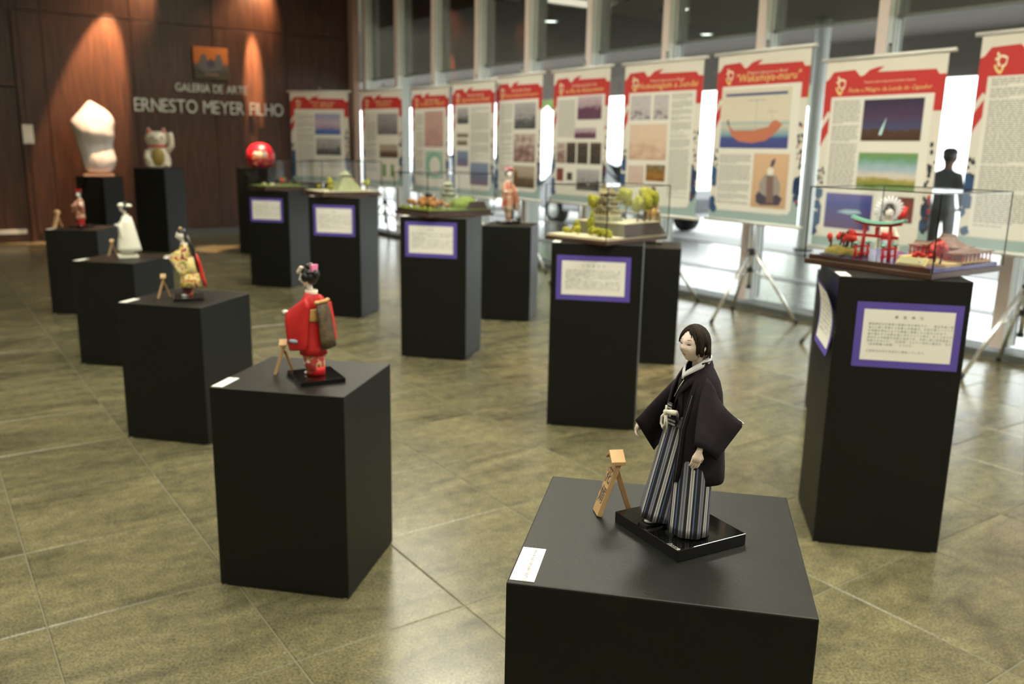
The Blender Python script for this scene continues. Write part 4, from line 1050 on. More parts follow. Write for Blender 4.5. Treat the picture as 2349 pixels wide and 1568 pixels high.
one('ribbon', 'pink_ribbon', tB, lambda m: m.loft([[hB+Vector((sx, .022+dy, z)) for sx, dy in ((-.016*k, 0), (.016*k, 0), (.016*k, .010), (-.016*k, .010))] for z, k in ((.012, .5), (.028, .9), (.046, 1.1))], smooth=False))
for p, r_, mt in (((.066, -.042, .128), (.006, .020, .007), 'blue_patch'), ((.033, -.012, .072), (.006, .009, .008), 'gold_trim'), ((.032, -.006, .052), (.005, .010, .007), 'rose_white'), ((.024, -.024, .044), (.006, .010, .006), 'rose_white')):
    one('flower_motif', mt, tB, lambda m: m.ball(p, r_, 0, 12, 6))
plaque((-.888, 3.124, PED['B'][5]), R(-82), 'weathered wooden plaque leaning beside the red kimono doll', '舞妓', 1.0)
# dancer in yellow robe
tC, hC = kimono_doll('dancer_doll', 'doll in yellow and many-coloured robe with long black hair', (-1.79, 4.70, PED['C'][5]+.0165), FACE+R(-8), .96, 'robe_multi', 'robe_dark', 'red_floral', 'robe_multi', 'robe_mixed', lean=.04, armfwd=.08, hairstyle='long', plate=(.19, .16), flare=.9, long_sleeve=.10)
one('over_robe', ['robe_yellow', 'robe_multi'], tC, lambda m: (m.loft([[Vector((math.cos(a)*rx, .004+math.sin(a)*ry, z)) for a in [R(-50+k*10) for k in range(29)]] for z, rx, ry in ((.225, .042, .036), (.17, .046, .046), (.125, .048, .056))], 0, closed=False), m.loft([[Vector((math.cos(a)*rx, .004+math.sin(a)*ry, z)) for a in [R(-40+k*10) for k in range(27)]] for z, rx, ry in ((.13, .048, .056), (.09, .052, .066), (.055, .056, .076))], 1, closed=False)), solid=.004)
one('robe_train', 'red_hem', tC, lambda m: m.loft([ell(0, y, rx, ry, z, 16) for z, rx, ry, y in ((.24, .012, .008, .052), (.19, .018, .010, .066), (.10, .026, .010, .084), (.05, .024, .008, .096))]))
one('headpiece', 'gold_trim', tC, lambda m: m.ball(hC+Vector((0, -.004, .038)), (.012, .010, .008)))
plaque((-1.965, 4.70, PED['C'][5]), R(-70), 'wooden plaque leaning beside the yellow robed doll', '汐汲', 1.0)
# white bride
tD, hD = kimono_doll('bride_doll', 'all-white bride doll with a wide white hood on a pale base', (-2.87, 6.40, PED['D'][5]+.0165), FACE, .98, 'white_silk', 'white_silk', 'white_silk', 'white_silk', 'white_silk', plate=(.17, .14), platem='white_silk', flare=1.5, armfwd=.0, long_sleeve=.13)
one('hood', 'white_silk', tD, lambda m: (m.ball(hD+Vector((0, -.016, .022)), (.030, .026, .020), 0, 16, 9), m.ball(hD+Vector((0, .034, .020)), (.034, .026, .014), 0, 16, 9), m.loft([ell(0, hD.y-.03, .022, .012, hD.z+.008, 16), ell(0, hD.y+.05, .026, .012, hD.z+.008, 16)])))
one('mantle', 'white_silk', tD, lambda m: m.loft([[Vector((math.cos(a)*rx, .006+math.sin(a)*ry, z)) for a in [R(-55+k*10) for k in range(30)]] for z, rx, ry in ((.285, .040, .034), (.24, .054, .048), (.14, .066, .068), (.06, .076, .086), (.03, .078, .092))], closed=False), solid=.005)
plaque((-3.03, 6.42, PED['D'][5]), R(-75), 'narrow wooden plaque leaning beside the white bride doll', '花嫁', .95)
# small red doll
tE, hE = kimono_doll('drum_doll', 'small red robed doll holding a pale drum near the timber wall', (-4.13, 8.27, PED['E'][5]+.0165), R(-5), .84, 'robe_red2', 'red_silk', 'red_hem', 'robe_red2', 'gold_trim', armfwd=.03, plate=(.20, .2), flare=1.25, long_sleeve=.08)
one('hand_drum', ['rose_white', 'red_hem'], tE, lambda m: (m.tube([(.02, -.085, .225), (.07, -.075, .245)], [.030, .030], 0, 18), m.tube([(.035, -.082, .231), (.055, -.078, .239)], .031, 1, 18)))
one('hair_bow', 'red_hem', tE, lambda m: (m.ball(hE+Vector((.02, .0, .045)), (.018, .008, .012)), m.ball(hE+Vector((-.02, .0, .045)), (.018, .008, .012))))
plaque((-4.32, 8.12, PED['E'][5]), R(-30), 'pale wooden plaque standing beside the small red doll', '童女', 1.25)
# doll with flower headdress
tJ, hJ = kimono_doll('wisteria_doll', 'slender doll in cream and orange kimono with flower headdress carrying a hat', (-.06, 8.36, PED['J'][5]+.0215), R(20), 1.28, 'robe_orange', 'robe_orange', 'leaf_green', 'robe_orange', 'robe_red2', plate=(.15, .13), flare=.8, armfwd=.0, long_sleeve=.15)
for k in range(7): one('hair_flower', ['red_hem', 'rose_white', 'pink_ribbon'][k % 3], tJ, lambda m: m.ball(hJ+Vector((.026*math.cos(k*.9), .01+.02*math.sin(k*.9), .032+.008*(k % 2))), .011, 0, 8, 6, .4, k))
one('straw_hat', 'wig_brown', tJ, lambda m: m.loft([ell(.062, .02, .006, .03, z, 16) for z in (.25, .30, .36, .385)]))
one('black_support', 'black_plastic', tJ, lambda m: m.tube([(.03, .04, .0), (.045, .05, .06), (.035, .045, .14), (.02, .03, .20)], [.018, .022, .016, .008], 0, 10))
# doll behind the castle, doll behind the torii
tH, hH = kimono_doll('court_doll', 'dark haired doll in brown and gold kimono behind the castle model', (1.075, 6.80, PED['H'][5]+.0165), R(-10), 1.05, 'robe_brown', 'robe_brown', 'robe_brown', 'robe_brown', 'gold_trim', flare=1.5, armfwd=.0, long_sleeve=.16)
tX, hX = kimono_doll('kabuki_doll', 'pale doll with huge white rayed headdress behind the torii gate model', (2.165, 5.04, PED['X'][5]+.0165), R(-15), 1.06, 'white_silk', 'rose_white', 'red_hem', 'white_silk', 'red_hem', armfwd=.02)
def rays(m):
    for k in range(22):
        a = 2*PI*k/22; c = hX+Vector((0, .012, .012)); d = Vector((math.cos(a), 0, math.sin(a)))
        m.tube([c+d*.02, c+d*.045+Vector((0, -.006, 0)), c+d*.076], [.004, .0085, .006], 0, 7)
one('rayed_headdress', 'collar_white', tX, rays)
one('red_tassel', 'red_hem', tX, lambda m: m.tube([hX+Vector((.05, .0, -.03)), hX+Vector((.075, .0, -.005)), hX+Vector((.085, .0, .035))], [.010, .016, .010], 0, 8))
one('blue_apron', 'blue_patch', tX, lambda m: m.loft([ell(0, -.02, .03, .024, z, 14) for z in (.14, .2)]))

# ================================================================== SCULPTURE, CAT, LANTERN
mat('white_marble', (.78, .74, .72), .55, col2=(.70, .66, .66), scale=5)
def sculpt(m):
    prof = [(0, -.175, .19), (.1, -.2, .22), (.2, -.22, .275), (.3, -.24, .235), (.42, -.265, .22), (.5, -.28, .235), (.56, -.29, .265), (.65, -.31, .255), (.74, -.345, .275), (.80, -.33, .275), (.86, -.26, .25), (.93, -.20, .20), (1.0, -.14, .10), (1.06, -.09, .0), (1.08, -.06, -.035)]
    n = 44; rings = []
    for z, l_, r_ in prof:
        rg = []; cx, rx = (l_+r_)/2, (r_-l_)/2; ry = min(rx*.8, .21)
        for k in range(n):
            a = 2*PI*k/n; d = Vector((math.cos(a), math.sin(a), z*2))
            q = 1+.10*noise.noise(d*1.4+Vector((3, 1, 5)))+.09*noise.noise(d*3.6)
            y = math.sin(a)*ry*q
            if math.sin(a) < 0 and z > .5: y -= .07*math.exp(-((z-.62)/.14)**2)*-math.sin(a)
            if math.sin(a) < 0 and z < .5: y += .05*math.exp(-((z-.42)/.08)**2)*-math.sin(a)
            rg.append(Vector((cx+math.cos(a)*rx*(1+.25*(q-1)), y, z)))
        rings.append(rg)
    m.loft(rings)
so = MB('white_marble'); sculpt(so); so = so.build('stone_sculpture', None, loc=(PED['O'][0], PED['O'][1], PED['O'][5]+.03), rotz=R(24), sub=1)
tag(so, 'tall rough white stone sculpture lit by a spotlight on black pedestal', 'sculpture')
one('plinth', 'pink_trim', so, lambda m: m.box((0, 0, -.015), (.42, .38, .03)), bevel=.004)

mat('cat_white', (.72, .68, .56), .4, coat=.3); mat('cat_gold', (.30, .22, .05), .4)
ct = thing('beckoning_cat', 'white beckoning cat figure with red ears and collar', 'figurine', (PED['M'][0], PED['M'][1], PED['M'][5]), R(24))
def catbody(m):
    m.loft([ell(0, y, rx, ry, z, 24) for z, rx, ry, y in ((0, .15, .14, .0), (.03, .175, .16, 0), (.10, .18, .165, 0), (.18, .165, .15, 0), (.25, .14, .125, 0), (.30, .12, .11, 0), (.33, .125, .115, -.005), (.40, .155, .135, -.015), (.45, .155, .135, -.02), (.50, .12, .11, -.02), (.525, .06, .06, -.015))])
    m.ball((.0, -.15, .405), (.045, .03, .03), 0, 12, 8)                       # muzzle
    for sx in (-1, 1): m.ball((sx*.11, -.09, .045), (.06, .09, .045), 0, 14, 8)  # hind paws
    m.tube([(-.13, -.05, .24), (-.15, -.10, .15), (-.10, -.16, .08)], [.045, .045, .04], 0, 12)
    m.tube([(.14, -.03, .24), (.19, -.06, .32), (.19, -.07, .44), (.17, -.08, .50)], [.045, .045, .042, .045], 0, 12)  # raised paw
    m.tube([(.05, .15, .05), (.12, .2, .07), (.17, .19, .12)], [.035, .032, .025], 0, 10)
one('body', 'cat_white', ct, catbody)
for sx in (-1, 1):
    e = one('ear', ['cat_white', 'red_hem'], ct, lambda m: (m.loft([ell(sx*.09, -.01, .05, .022, .47, 12), ell(sx*.10, -.01, .03, .016, .53, 12), ell(sx*.105, -.01, .006, .005, .575, 12)]), m.loft([ell(sx*.09, -.024, .036, .018, .475, 12), ell(sx*.10, -.022, .02, .012, .53, 12), ell(sx*.104, -.018, .004, .004, .56, 12)], 1)))
    one('eye', 'eye_dark', ct, lambda m: m.ball((sx*.058, -.142, .435), (.022, .010, .012), 0, 10, 6))
one('collar', 'red_hem', ct, lambda m: m.lathe([(.118, .30), (.137, .305), (.137, .325), (.12, .33)], n=24, caps=(False, False)))
one('coin', 'cat_gold', ct, lambda m: m.ball((0, -.15, .16), (.09, .045, .13), 0, 18, 10))
one('nose', 'lip', ct, lambda m: m.ball((0, -.178, .415), (.014, .008, .009), 0, 8, 6))

mat('lantern_red', (.62, .012, .03), .35, coat=.4); mat('lantern_face', (.85, .66, .42), .45)
dn = thing('red_daruma', 'round glossy red figure with a pale face glowing under a spotlight', 'figurine', (PED['N'][0]+.02, PED['N'][1]-.04, PED['N'][5]), R(16))
one('body', 'lantern_red', dn, lambda m: m.loft([ell(0, 0, rx, ry, z, 28) for z, rx, ry in ((0, .10, .09), (.02, .14, .13), (.07, .185, .17), (.14, .205, .185), (.21, .20, .18), (.28, .17, .155), (.33, .12, .11), (.355, .06, .055), (.36, .01, .01))]))
one('face', 'lantern_face', dn, lambda m: m.ball((0, -.075, .185), (.145, .118, .09), 0, 22, 12))
for sx in (-1, 1):
    one('eye', ['gofun_white', 'eye_dark'], dn, lambda m: (m.ball((sx*.062, -.178, .205), (.034, .014, .03), 0, 12, 8), m.ball((sx*.06, -.191, .203), (.010, .005, .010), 1, 8, 6)))
    one('eyebrow', 'eye_dark', dn, lambda m: m.tube([(sx*.02, -.182, .236), (sx*.06, -.178, .252), (sx*.10, -.155, .243)], [.006, .011, .005], 0, 8))
    one('whisker', 'gold_trim', dn, lambda m: m.tube([(sx*.06, -.188, .155), (sx*.10, -.178, .14), (sx*.12, -.165, .115)], [.006, .010, .004], 0, 8))
one('mouth', 'lip', dn, lambda m: m.ball((0, -.193, .145), (.028, .007, .009), 0, 10, 6))
one('gold_scroll', 'gold_trim', dn, lambda m: [m.tube([(sx*.05, -.172, .05), (sx*.09, -.165, .075), (sx*.12, -.15, .055)], .006, 0, 6) for sx in (-1, 1)])

# ================================================================== DISPLAY CASES AND MODELS
def case(n, label, cx, cy, sx, sy, rot, h, basem='dark_wood', bh=.022):
    z = PED[n][5]
    t = thing('display_case', label, 'display case', (cx, cy, z+.001), rot, 'clear acrylic display cases')
    th = .004
    one('tray', basem, t, lambda m: m.box((0, 0, bh/2), (sx, sy, bh)), bevel=.002)
    def pn(c, d):
        m = MB('acrylic'); m.box((0, 0, 0), d); m.build('panel', t).location = c
    hz = h-bh; zc = bh+hz/2
    pn((0, -sy/2+th/2, zc), (sx, th, hz)); pn((0, sy/2-th/2, zc), (sx, th, hz))
    pn((-sx/2+th/2, 0, zc), (th, sy-2*th, hz)); pn((sx/2-th/2, 0, zc), (th, sy-2*th, hz)); pn((0, 0, h-th/2), (sx-2*th-.0004, sy-2*th-.0004, th))
    e = .0045
    for i in (-1, 1):
        for j in (-1, 1): one('edge', 'acrylic_edge', t, lambda m: m.box((i*(sx/2), j*(sy/2), zc), (e, e, hz)))
        one('edge', 'acrylic_edge', t, lambda m: m.box((0, i*sy/2, h), (sx, e, e))); one('edge', 'acrylic_edge', t, lambda m: m.box((i*sx/2, 0, h), (e, sy, e)))
    return z+.001+bh
mat('dark_wood', (.05, .025, .015), .4, col2=(.075, .035, .02), scale=14, stretch=(.2, 1, 1))
mat('model_water', (.075, .07, .24), .12, col2=(.10, .09, .28), scale=18)
mat('model_red', (.50, .018, .015), .45); mat('model_green_roof', (.12, .34, .24), .5); mat('model_brown_roof', (.15, .085, .06), .7, col2=(.19, .11, .08), scale=60)
mat('moss', (.27, .20, .035), .95, col2=(.17, .15, .03), scale=45, bump=1, bscale=120); mat('rock', (.05, .05, .055), .9, bump=1, bscale=60)
mat('foliage_red', (.62, .05, .03), .9, col2=(.42, .02, .02), scale=60, bump=1, bscale=150); mat('foliage_pink', (.60, .10, .08), .9, col2=(.45, .05, .05), scale=60)
mat('foliage_yellow', (.38, .36, .03), .95, col2=(.24, .25, .02), scale=40, bump=1, bscale=110); mat('foliage_orange', (.42, .20, .06), .95, col2=(.30, .13, .04), scale=50, bump=1, bscale=110)
mat('foliage_dark', (.03, .045, .03), .9); mat('bark', (.07, .045, .03), .9)
mat('sand', (.50, .38, .17), .9); mat('model_cream', (.62, .57, .38), .8); mat('model_white', (.70, .66, .48), .7); mat('model_roof_grey', (.14, .125, .08), .7, col2=(.30, .25, .10), scale=50)
mat('model_grass', (.17, .25, .03), .95, col2=(.12, .16, .03), scale=40, bump=1, bscale=100); mat('model_slope', (.10, .095, .05), .9); mat('model_stone', (.36, .38, .26), .85, col2=(.25, .27, .18), scale=40)
mat('model_dark', (.035, .022, .016), .6); mat('sign_green', (.22, .22, .07), .4); mat('model_window', (.04, .035, .02), .5)

def leafblob(m, c, r, mi=0, n=7, seed=0, rr_=None):
    r_ = random.Random(seed)
    for k in range(n):
        d = Vector((r_.uniform(-1, 1), r_.uniform(-1, 1), r_.uniform(-.6, 1)))
        m.ball(Vector(c)+Vector((d.x*r[0], d.y*r[1], d.z*r[2]))*.55, Vector(r)*r_.uniform(.45, .65), mi, 10, 7, .7, seed*7+k)
def tree(parent, x, y, z, h, r, leaf, seed, trunk=.35, name='tree'):
    t = one(name, 'bark', parent, lambda m: (m.tube([(x, y, z), (x+.004, y, z+h*trunk), (x, y+.003, z+h*.7)], [.0045, .0035, .002], 0, 7), m.tube([(x+.003, y, z+h*trunk*.9), (x+r*.5, y, z+h*.6)], [.002, .001], 0, 6)))
    one('crown', leaf, t, lambda m: leafblob(m, (x, y, z+h*.68), (r, r, h*.36), 0, 9, seed))
def hip_roof(m, cx, cy, z, sx, sy, h, ridge, mi=0, curve=.25, eave=.0):
    """curved hip roof: eave rectangle sx*sy rising to a ridge of given length along x"""
    rings = []
    for i in range(6):
        t = i/5; k = t**(1-curve) if False else 1-(1-t)**(1+curve*2)
        kx = sx/2+(ridge/2-sx/2)*k; ky = sy/2*(1-k)+.0015
        zz = z+h*(t**(1+curve))
        rings.append([Vector((cx+a*kx, cy+b*ky, zz)) for a, b in ((-1, -1), (0, -1), (1, -1), (1, 0), (1, 1), (0, 1), (-1, 1), (-1, 0))])
    for q in (0, 2, 4, 6): rings[0][q].z += eave
    under = [p+Vector((0, 0, -.004)) for p in rings[0]]
    m.loft([under]+rings, mi, smooth=False)
def block(parent, nm, mt, c, d, **k): return one(nm, mt, parent, lambda m: m.box(c, d), **k)

# ---- torii case
FR = R(-54.3)
z0 = .016
zf = case('F', 'large clear display case over the red torii gate model', 1.667, 3.70, .577, .555, FR, .33)
tf = thing('shrine_model', 'island shrine model with red torii gate, maples and blue water', 'model', (1.667, 3.70, zf), FR)
block(tf, 'water', 'model_water', (0, 0, .008), (.545, .52, .016)); block(tf, 'rim', 'dark_wood', (0, -.262, .010), (.55, .006, .02))
z0 = .016
isl = one('island', ['moss', 'rock'], tf, lambda m: (m.ball((-.20, -.15, z0+.008), (.075, .070, .034), 0, 22, 12, .25, 1), m.ball((-.135, -.15, z0+.006), (.045, .05, .028), 0, 18, 10, .3, 2), m.ball((-.20, -.155, z0-.002), (.080, .078, .018), 1, 24, 8, .35, 3), m.ball((-.13, -.15, z0-.002), (.055, .06, .016), 1, 20, 8, .35, 4)))
for k, (x, y, h, r, lf) in enumerate(((-.235, -.13, .060, .014, 'foliage_red'), (-.215, -.09, .065, .016, 'foliage_red'), (-.185, -.11, .068, .013, 'foliage_dark'), (-.16, -.13, .065, .014, 'foliage_red'), (-.165, -.08, .075, .016, 'foliage_red'), (-.135, -.11, .060, .013, 'foliage_red'), (-.19, -.07, .078, .013, 'foliage_dark'))):
    tree(tf, x-.005, y-.04, z0+.030, h, r, lf, k+1, .45, 'maple')
tor = one('torii_gate', 'model_red', tf, lambda m: m.box((0, 0, z0+.098), (.185, .010, .012)), bevel=.001)
tor.location = (-.015, -.185, 0); tor.scale = (1.02, 1.02, 1.02)
cxT, cyT = 0, 0
for sx in (-1, 1):
    one('pillar', 'model_red', tor, lambda m: m.tube([(cxT+sx*.062, cyT, z0), (cxT+sx*.056, cyT, z0+.140)], [.0085, .0072], 0, 14))
    for sy in (-1, 1):
        one('side_post', 'model_red', tor, lambda m: m.tube([(cxT+sx*.062, cyT+sy*.045, z0), (cxT+sx*.061, cyT+sy*.043, z0+.068)], .0055, 0, 12))
        one('post_cap', 'model_green_roof', tor, lambda m: hip_roof(m, cxT+sx*.061, cyT+sy*.043, z0+.068, .018, .018, .006, .004))
    for zz in (.022, .052): one('tie_beam', 'model_red', tor, lambda m: m.box((cxT+sx*.0615, cyT, z0+zz), (.006, .108, .008)))
one('centre_strut', 'model_red', tor, lambda m: m.box((cxT, cyT, z0+.119), (.016, .008, .032)))
def kasagi(m, z, w_, d_, h_, lift, mi=0):
    rings = []
    for i in range(13):
        t = i/12*2-1; zz = z+lift*abs(t)**2.2; x = cxT+t*w_/2
        rings.append([Vector((x, cyT-d_/2, zz)), Vector((x, cyT-d_*.3, zz+h_)), Vector((x, cyT+d_*.3, zz+h_)), Vector((x, cyT+d_/2, zz))])
    m.loft(rings, mi, smooth=False)
one('lintel', 'model_red', tor, lambda m: kasagi(m, z0+.137, .205, .016, .011, .012))
one('lintel_roof', 'model_green_roof', tor, lambda m: kasagi(m, z0+.148, .232, .036, .010, .018))
def hall(nm, x, y, sx, sy, h, rh, ridge, cols, alongy=False):
    p = one(nm, 'model_brown_roof', tf, lambda m: hip_roof(m, x, y, z0+.012+h, sx, sy, rh, ridge, 0, .3, .004))
    one('deck', 'sand', p, lambda m: m.box((x, y, z0+.010), (sx*.92, sy*.92, .006)))
    one('inner_wall', 'collar_white', p, lambda m: m.box((x, y, z0+.012+h/2), (sx*.5, sy*.5, h)))
    for i in range(cols):
        for s_ in (-1, 1):
            xx = x-sx*.43+sx*.86*i/(cols-1) if not alongy else x+s_*sx*.42
            yy = y+s_*sy*.42 if not alongy else y-sy*.43+sy*.86*i/(cols-1)
            one('column', 'model_red', p, lambda m: m.cyl((xx, yy, z0), .0032, h+.013, 0, 8))
    one('rail', 'model_red', p, lambda m: (m.box((x, y-sy*.44, z0+.018), (sx*.9, .003, .004)), m.box((x, y-sy*.44, z0+.012+h-.006), (sx*.9, .003, .005))))
hall('shrine_hall', .12, .13, .17, .13, .045, .052, .06, 7)
hall('gallery', .01, .16, .13, .06, .034, .022, .10, 7)
hall('gallery', .225, .10, .09, .26, .034, .022, .02, 8, True)
one('gable', ['model_red', 'model_brown_roof'], tf, lambda m: (m.prism([(.075, .075), (.12, .108), (.165, .075)], .062, .066, 0), m.prism([(.068, .074), (.12, .113), (.172, .074), (.172, .070), (.12, .107), (.068, .070)], .058, .10, 1)))
one('causeway', 'sand', tf, lambda m: (m.box((.10, .035, z0+.004), (.20, .035, .008)), m.box((.0, .06, z0+.006), (.03, .14, .008)), m.box((.215, -.08, z0+.005), (.10, .12, .010)), m.box((.10, -.03, z0+.006), (.16, .02, .01))))
for k, (x, y) in enumerate(((.05, .02), (.08, .025), (.12, .02), (.16, .02), (.19, .01))): one('shrub', 'foliage_red', tf, lambda m: leafblob(m, (x, y, z0+.018), (.016, .012, .012), 0, 5, k+30))
for k, (x, y, r_) in enumerate(((.195, -.10, .030), (.235, -.13, .022))): tree(tf, x, y, z0+.008, .085, r_, 'foliage_pink', k+50, .25, 'pink_tree')
sgp = one('sign_plate', 'sand', tf, lambda m: m.box((.175, -.225, z0+.018), (.125, .006, .040), rot=Matrix.Rotation(R(-50), 3, 'X')), bevel=.001)
one('sign_face', ['sign_green', 'collar_white'], sgp, lambda m: (m.box((.175, -.2285, z0+.0210), (.105, .002, .030), 0, rot=Matrix.Rotation(R(-50), 3, 'X')), m.ball((.208, -.2305, z0+.0225), .004, 1, 8, 6)))

# ---- castle case
GR = R(-44)
zg = case('G', 'clear display case over the castle model with yellow-green trees', .55, 5.13, .454, .593, GR, .318)
tg = thing('castle_model', 'white walled castle model with tiered roofs on a raised terrace', 'model', (.55, 5.13, zg), GR)
def terr(m):
    m.box((0, 0, .006), (.43, .57, .012), 0)
    # raised plateau with sloped dark sides and pale top
    def fr(x0, x1, y0, y1, zb, zt_, ins, ms, mt):
        V = [(x0, y0, zb), (x1, y0, zb), (x1, y1, zb), (x0, y1, zb), (x0+ins, y0+ins, zt_), (x1-ins, y0+ins, zt_), (x1-ins, y1-ins, zt_), (x0+ins, y1-ins, zt_)]
        m.add(V, [(0, 1, 5, 4), (3, 2, 6, 7)[::-1], (3, 0, 4, 7)], 1 if ms is None else ms); m.add(V, [(1, 2, 6, 5)], 2); m.add(V, [(4, 5, 6, 7)], mt)
        m.box(((x0+x1)/2, (y0+y1)/2, zt_+.003), (x1-x0-2*ins, y1-y0-2*ins, .006), mt)
    fr(-.20, .222, -.12, .29, .012, .080, .035, 1, 3)
one('terrace', ['model_cream', 'model_slope', 'model_dark', 'model_cream'], tg, terr)
tg2 = .086
def keep(parent, x, y, z, s, tiers, wallm, roofm, nm='castle_keep'):
    k = one(nm, 'model_stone', parent, lambda m: m.box((x, y, z+.011*s), (.105*s, .105*s, .022*s), taper=.9))
    zz = z+.022*s; w_ = .092*s
    for i in range(tiers):
        hh = .026*s if i else .032*s
        wl = one('wall', wallm, k, lambda m: m.box((x, y, zz+hh/2), (w_, w_, hh)))
        for q in range(4):
            for sd in (-1, 1):
                o = (q-1.5)*w_*.22
                one('window', 'model_window', wl, lambda m: m.box((x+o, y+sd*w_/2, zz+hh*.5), (.008*s, .0015, .012*s)) if True else None)
                one('window', 'model_window', wl, lambda m: m.box((x+sd*w_/2, y+o, zz+hh*.5), (.0015, .008*s, .012*s)))
        zz += hh
        last = i == tiers-1
        one('roof', roofm, k, lambda m: hip_roof(m, x, y, zz-.004*s, w_*1.42, w_*1.42, (.040 if last else .022)*s, w_*(.6 if last else .8), 0, .3, .006*s))
        if not last:
            one('gable', roofm, k, lambda m: m.prism([(x-w_*.35, zz), (x, zz+.026*s), (x+w_*.35, zz)], y-w_*.70, y-w_*.3))
        zz += (.014 if not last else .036)*s; w_ *= .78
    one('ridge_fish', 'gold_trim', k, lambda m: (m.ball((x-w_*.4, y, zz+.003*s), (.003*s, .003*s, .008*s), 0, 8, 6), m.ball((x+w_*.4, y, zz+.003*s), (.003*s, .003*s, .008*s), 0, 8, 6)))
keep(tg, .0, .0, tg2, 1.22, 3, 'model_white', 'model_roof_grey')
for k, (x, y, z, h, r_) in enumerate(((.15, .09, tg2, .165, .026), (.16, .20, tg2, .205, .034), (.10, .22, tg2, .21, .034), (-.13, .02, tg2, .17, .030), (-.11, .12, tg2, .20, .036), (.165, .14, tg2, .19, .028), (-.02, .2, tg2, .21, .035), (-.14, .19, tg2, .185, .03))):
    tree(tg, x, y, z, h*.88, r_*1.2, 'foliage_yellow', k+70, .35)
for k, (x, y, z, r_, h) in enumerate(((-.06, -.20, .012, .028, .05), (.10, -.21, .012, .034, .045), (.145, -.20, .012, .030, .04), (.04, -.19, .012, .024, .05), (-.16, -.17, .012, .03, .03), (.0, -.15, .03, .020, .10), (.185, -.215, .012, .018, .03), (-.12, -.14, .03, .02, .06))):
    one('bush', 'foliage_yellow', tg, lambda m: leafblob(m, (x, y, z+h*.5), (r_, r_, h*.6), 0, 6, k+90))
# ---- hill castle case
IR = R(-53)
zi = case('I', 'clear display case over the hill castle model with orange trees', -.55, 6.80, .50, .60, IR, .318)
ti = thing('hill_castle_model', 'pale castle on a stepped mound with orange trees and green hill', 'model', (-.55, 6.80, zi), IR)
one('ground', ['model_dark', 'model_grass'], ti, lambda m: (m.box((0, 0, .012), (.47, .57, .024), 0), m.box((0, 0, .026), (.455, .555, .006), 1)))
one('green_hill', 'model_grass', ti, lambda m: m.ball((.10, .12, .03), (.11, .13, .085), 0, 26, 14, .25, 5, fn=lambda d, p: Vector((p.x, p.y, max(p.z, -.002)))))
one('dark_bank', 'model_dark', ti, lambda m: m.box((.17, .17, .05), (.10, .2, .07), taper=.7))
one('stone_mound', 'model_stone', ti, lambda m: [m.box((-.02, .05, .03+.012+i*.02), (.20-.045*i, .20-.045*i, .024), taper=.88) for i in range(3)])
keep(ti, -.02, .05, .09, .9, 3, 'model_stone', 'model_stone', 'pale_keep')
for k in range(18):
    a = k/17; x = -.20+.40*a; y = -.16+.06*math.sin(k*2.3)
    tree(ti, x, y, .028, .055+.012*math.sin(k), .024, 'foliage_orange', k+120, .2)
for k, (x, y) in enumerate(((-.19, .02), (-.21, .12), (-.16, .10), (-.20, -.07), (-.14, -.04))): tree(ti, x, y, .028, .075, .026, 'foliage_orange', k+150, .25)
for k in range(6): one('bush', 'foliage_yellow', ti, lambda m: leafblob(m, (-.2+.08*k, -.245, .035), (.03, .018, .012), 0, 4, k+160))
# ---- stepped temple case
KR = R(-55)
zk = case('K', 'clear display case over the pale stepped temple model', -1.66, 8.40, .50, .60, KR, .322)
tk = thing('temple_model', 'pale green stepped temple model with small bushes', 'model', (-1.66, 8.40, zk), KR)
one('ground', ['model_dark', 'model_cream'], tk, lambda m: (m.box((0, 0, .010), (.47, .57, .020), 0), m.box((0, 0, .022), (.455, .555, .006), 1)))
mat('pale_jade', (.33, .36, .20), .8, col2=(.27, .29, .15), scale=30)
for i in range(6): one('step_tier', 'pale_jade', tk, lambda m: m.box((.03, .02, .025+.013+i*.024), (.26-.038*i, .26-.038*i, .026), taper=.9), bevel=.002)
one('temple_roof', 'pale_jade', tk, lambda m: hip_roof(m, .03, .02, .172, .11, .11, .05, .01))
for k, (x, y, h, r_, lf) in enumerate(((-.17, -.05, .11, .035, 'foliage_yellow'), (.17, -.19, .06, .03, 'foliage_yellow'), (-.08, -.2, .05, .025, 'foliage_yellow'), (.16, .18, .10, .03, 'foliage_yellow'), (-.17, .17, .10, .03, 'foliage_orange'))): tree(tk, x, y, .025, h, r_, lf, k+180, .3)
# ---- garden case
LR = R(-50)
zl = case('L', 'clear display case over the low garden model beside the red figure', -2.70, 10.04, .50, .58, LR, .318)
tl = thing('garden_model', 'low garden model with white rocks and one red tree', 'model', (-2.70, 10.04, zl), LR)
one('ground', ['model_dark', 'model_grass'], tl, lambda m: (m.box((0, 0, .010), (.47, .55, .020), 0), m.box((0, 0, .022), (.455, .535, .006), 1)))
for k, (x, y, r_, lf) in enumerate(((.05, .0, .03, 'foliage_red'), (.16, .1, .035, 'foliage_dark'), (-.1, .1, .03, 'moss'), (.18, -.1, .03, 'foliage_dark'))): tree(tl, x, y, .025, .08, r_, lf, k+200, .3)
for k, (x, y) in enumerate(((.0, -.1), (.06, -.12), (.11, -.08), (-.06, -.06), (-.14, -.12))): one('rock', 'model_cream', tl, lambda m: m.ball((x, y, .03), (.03, .025, .018), 0, 12, 8, .5, k))

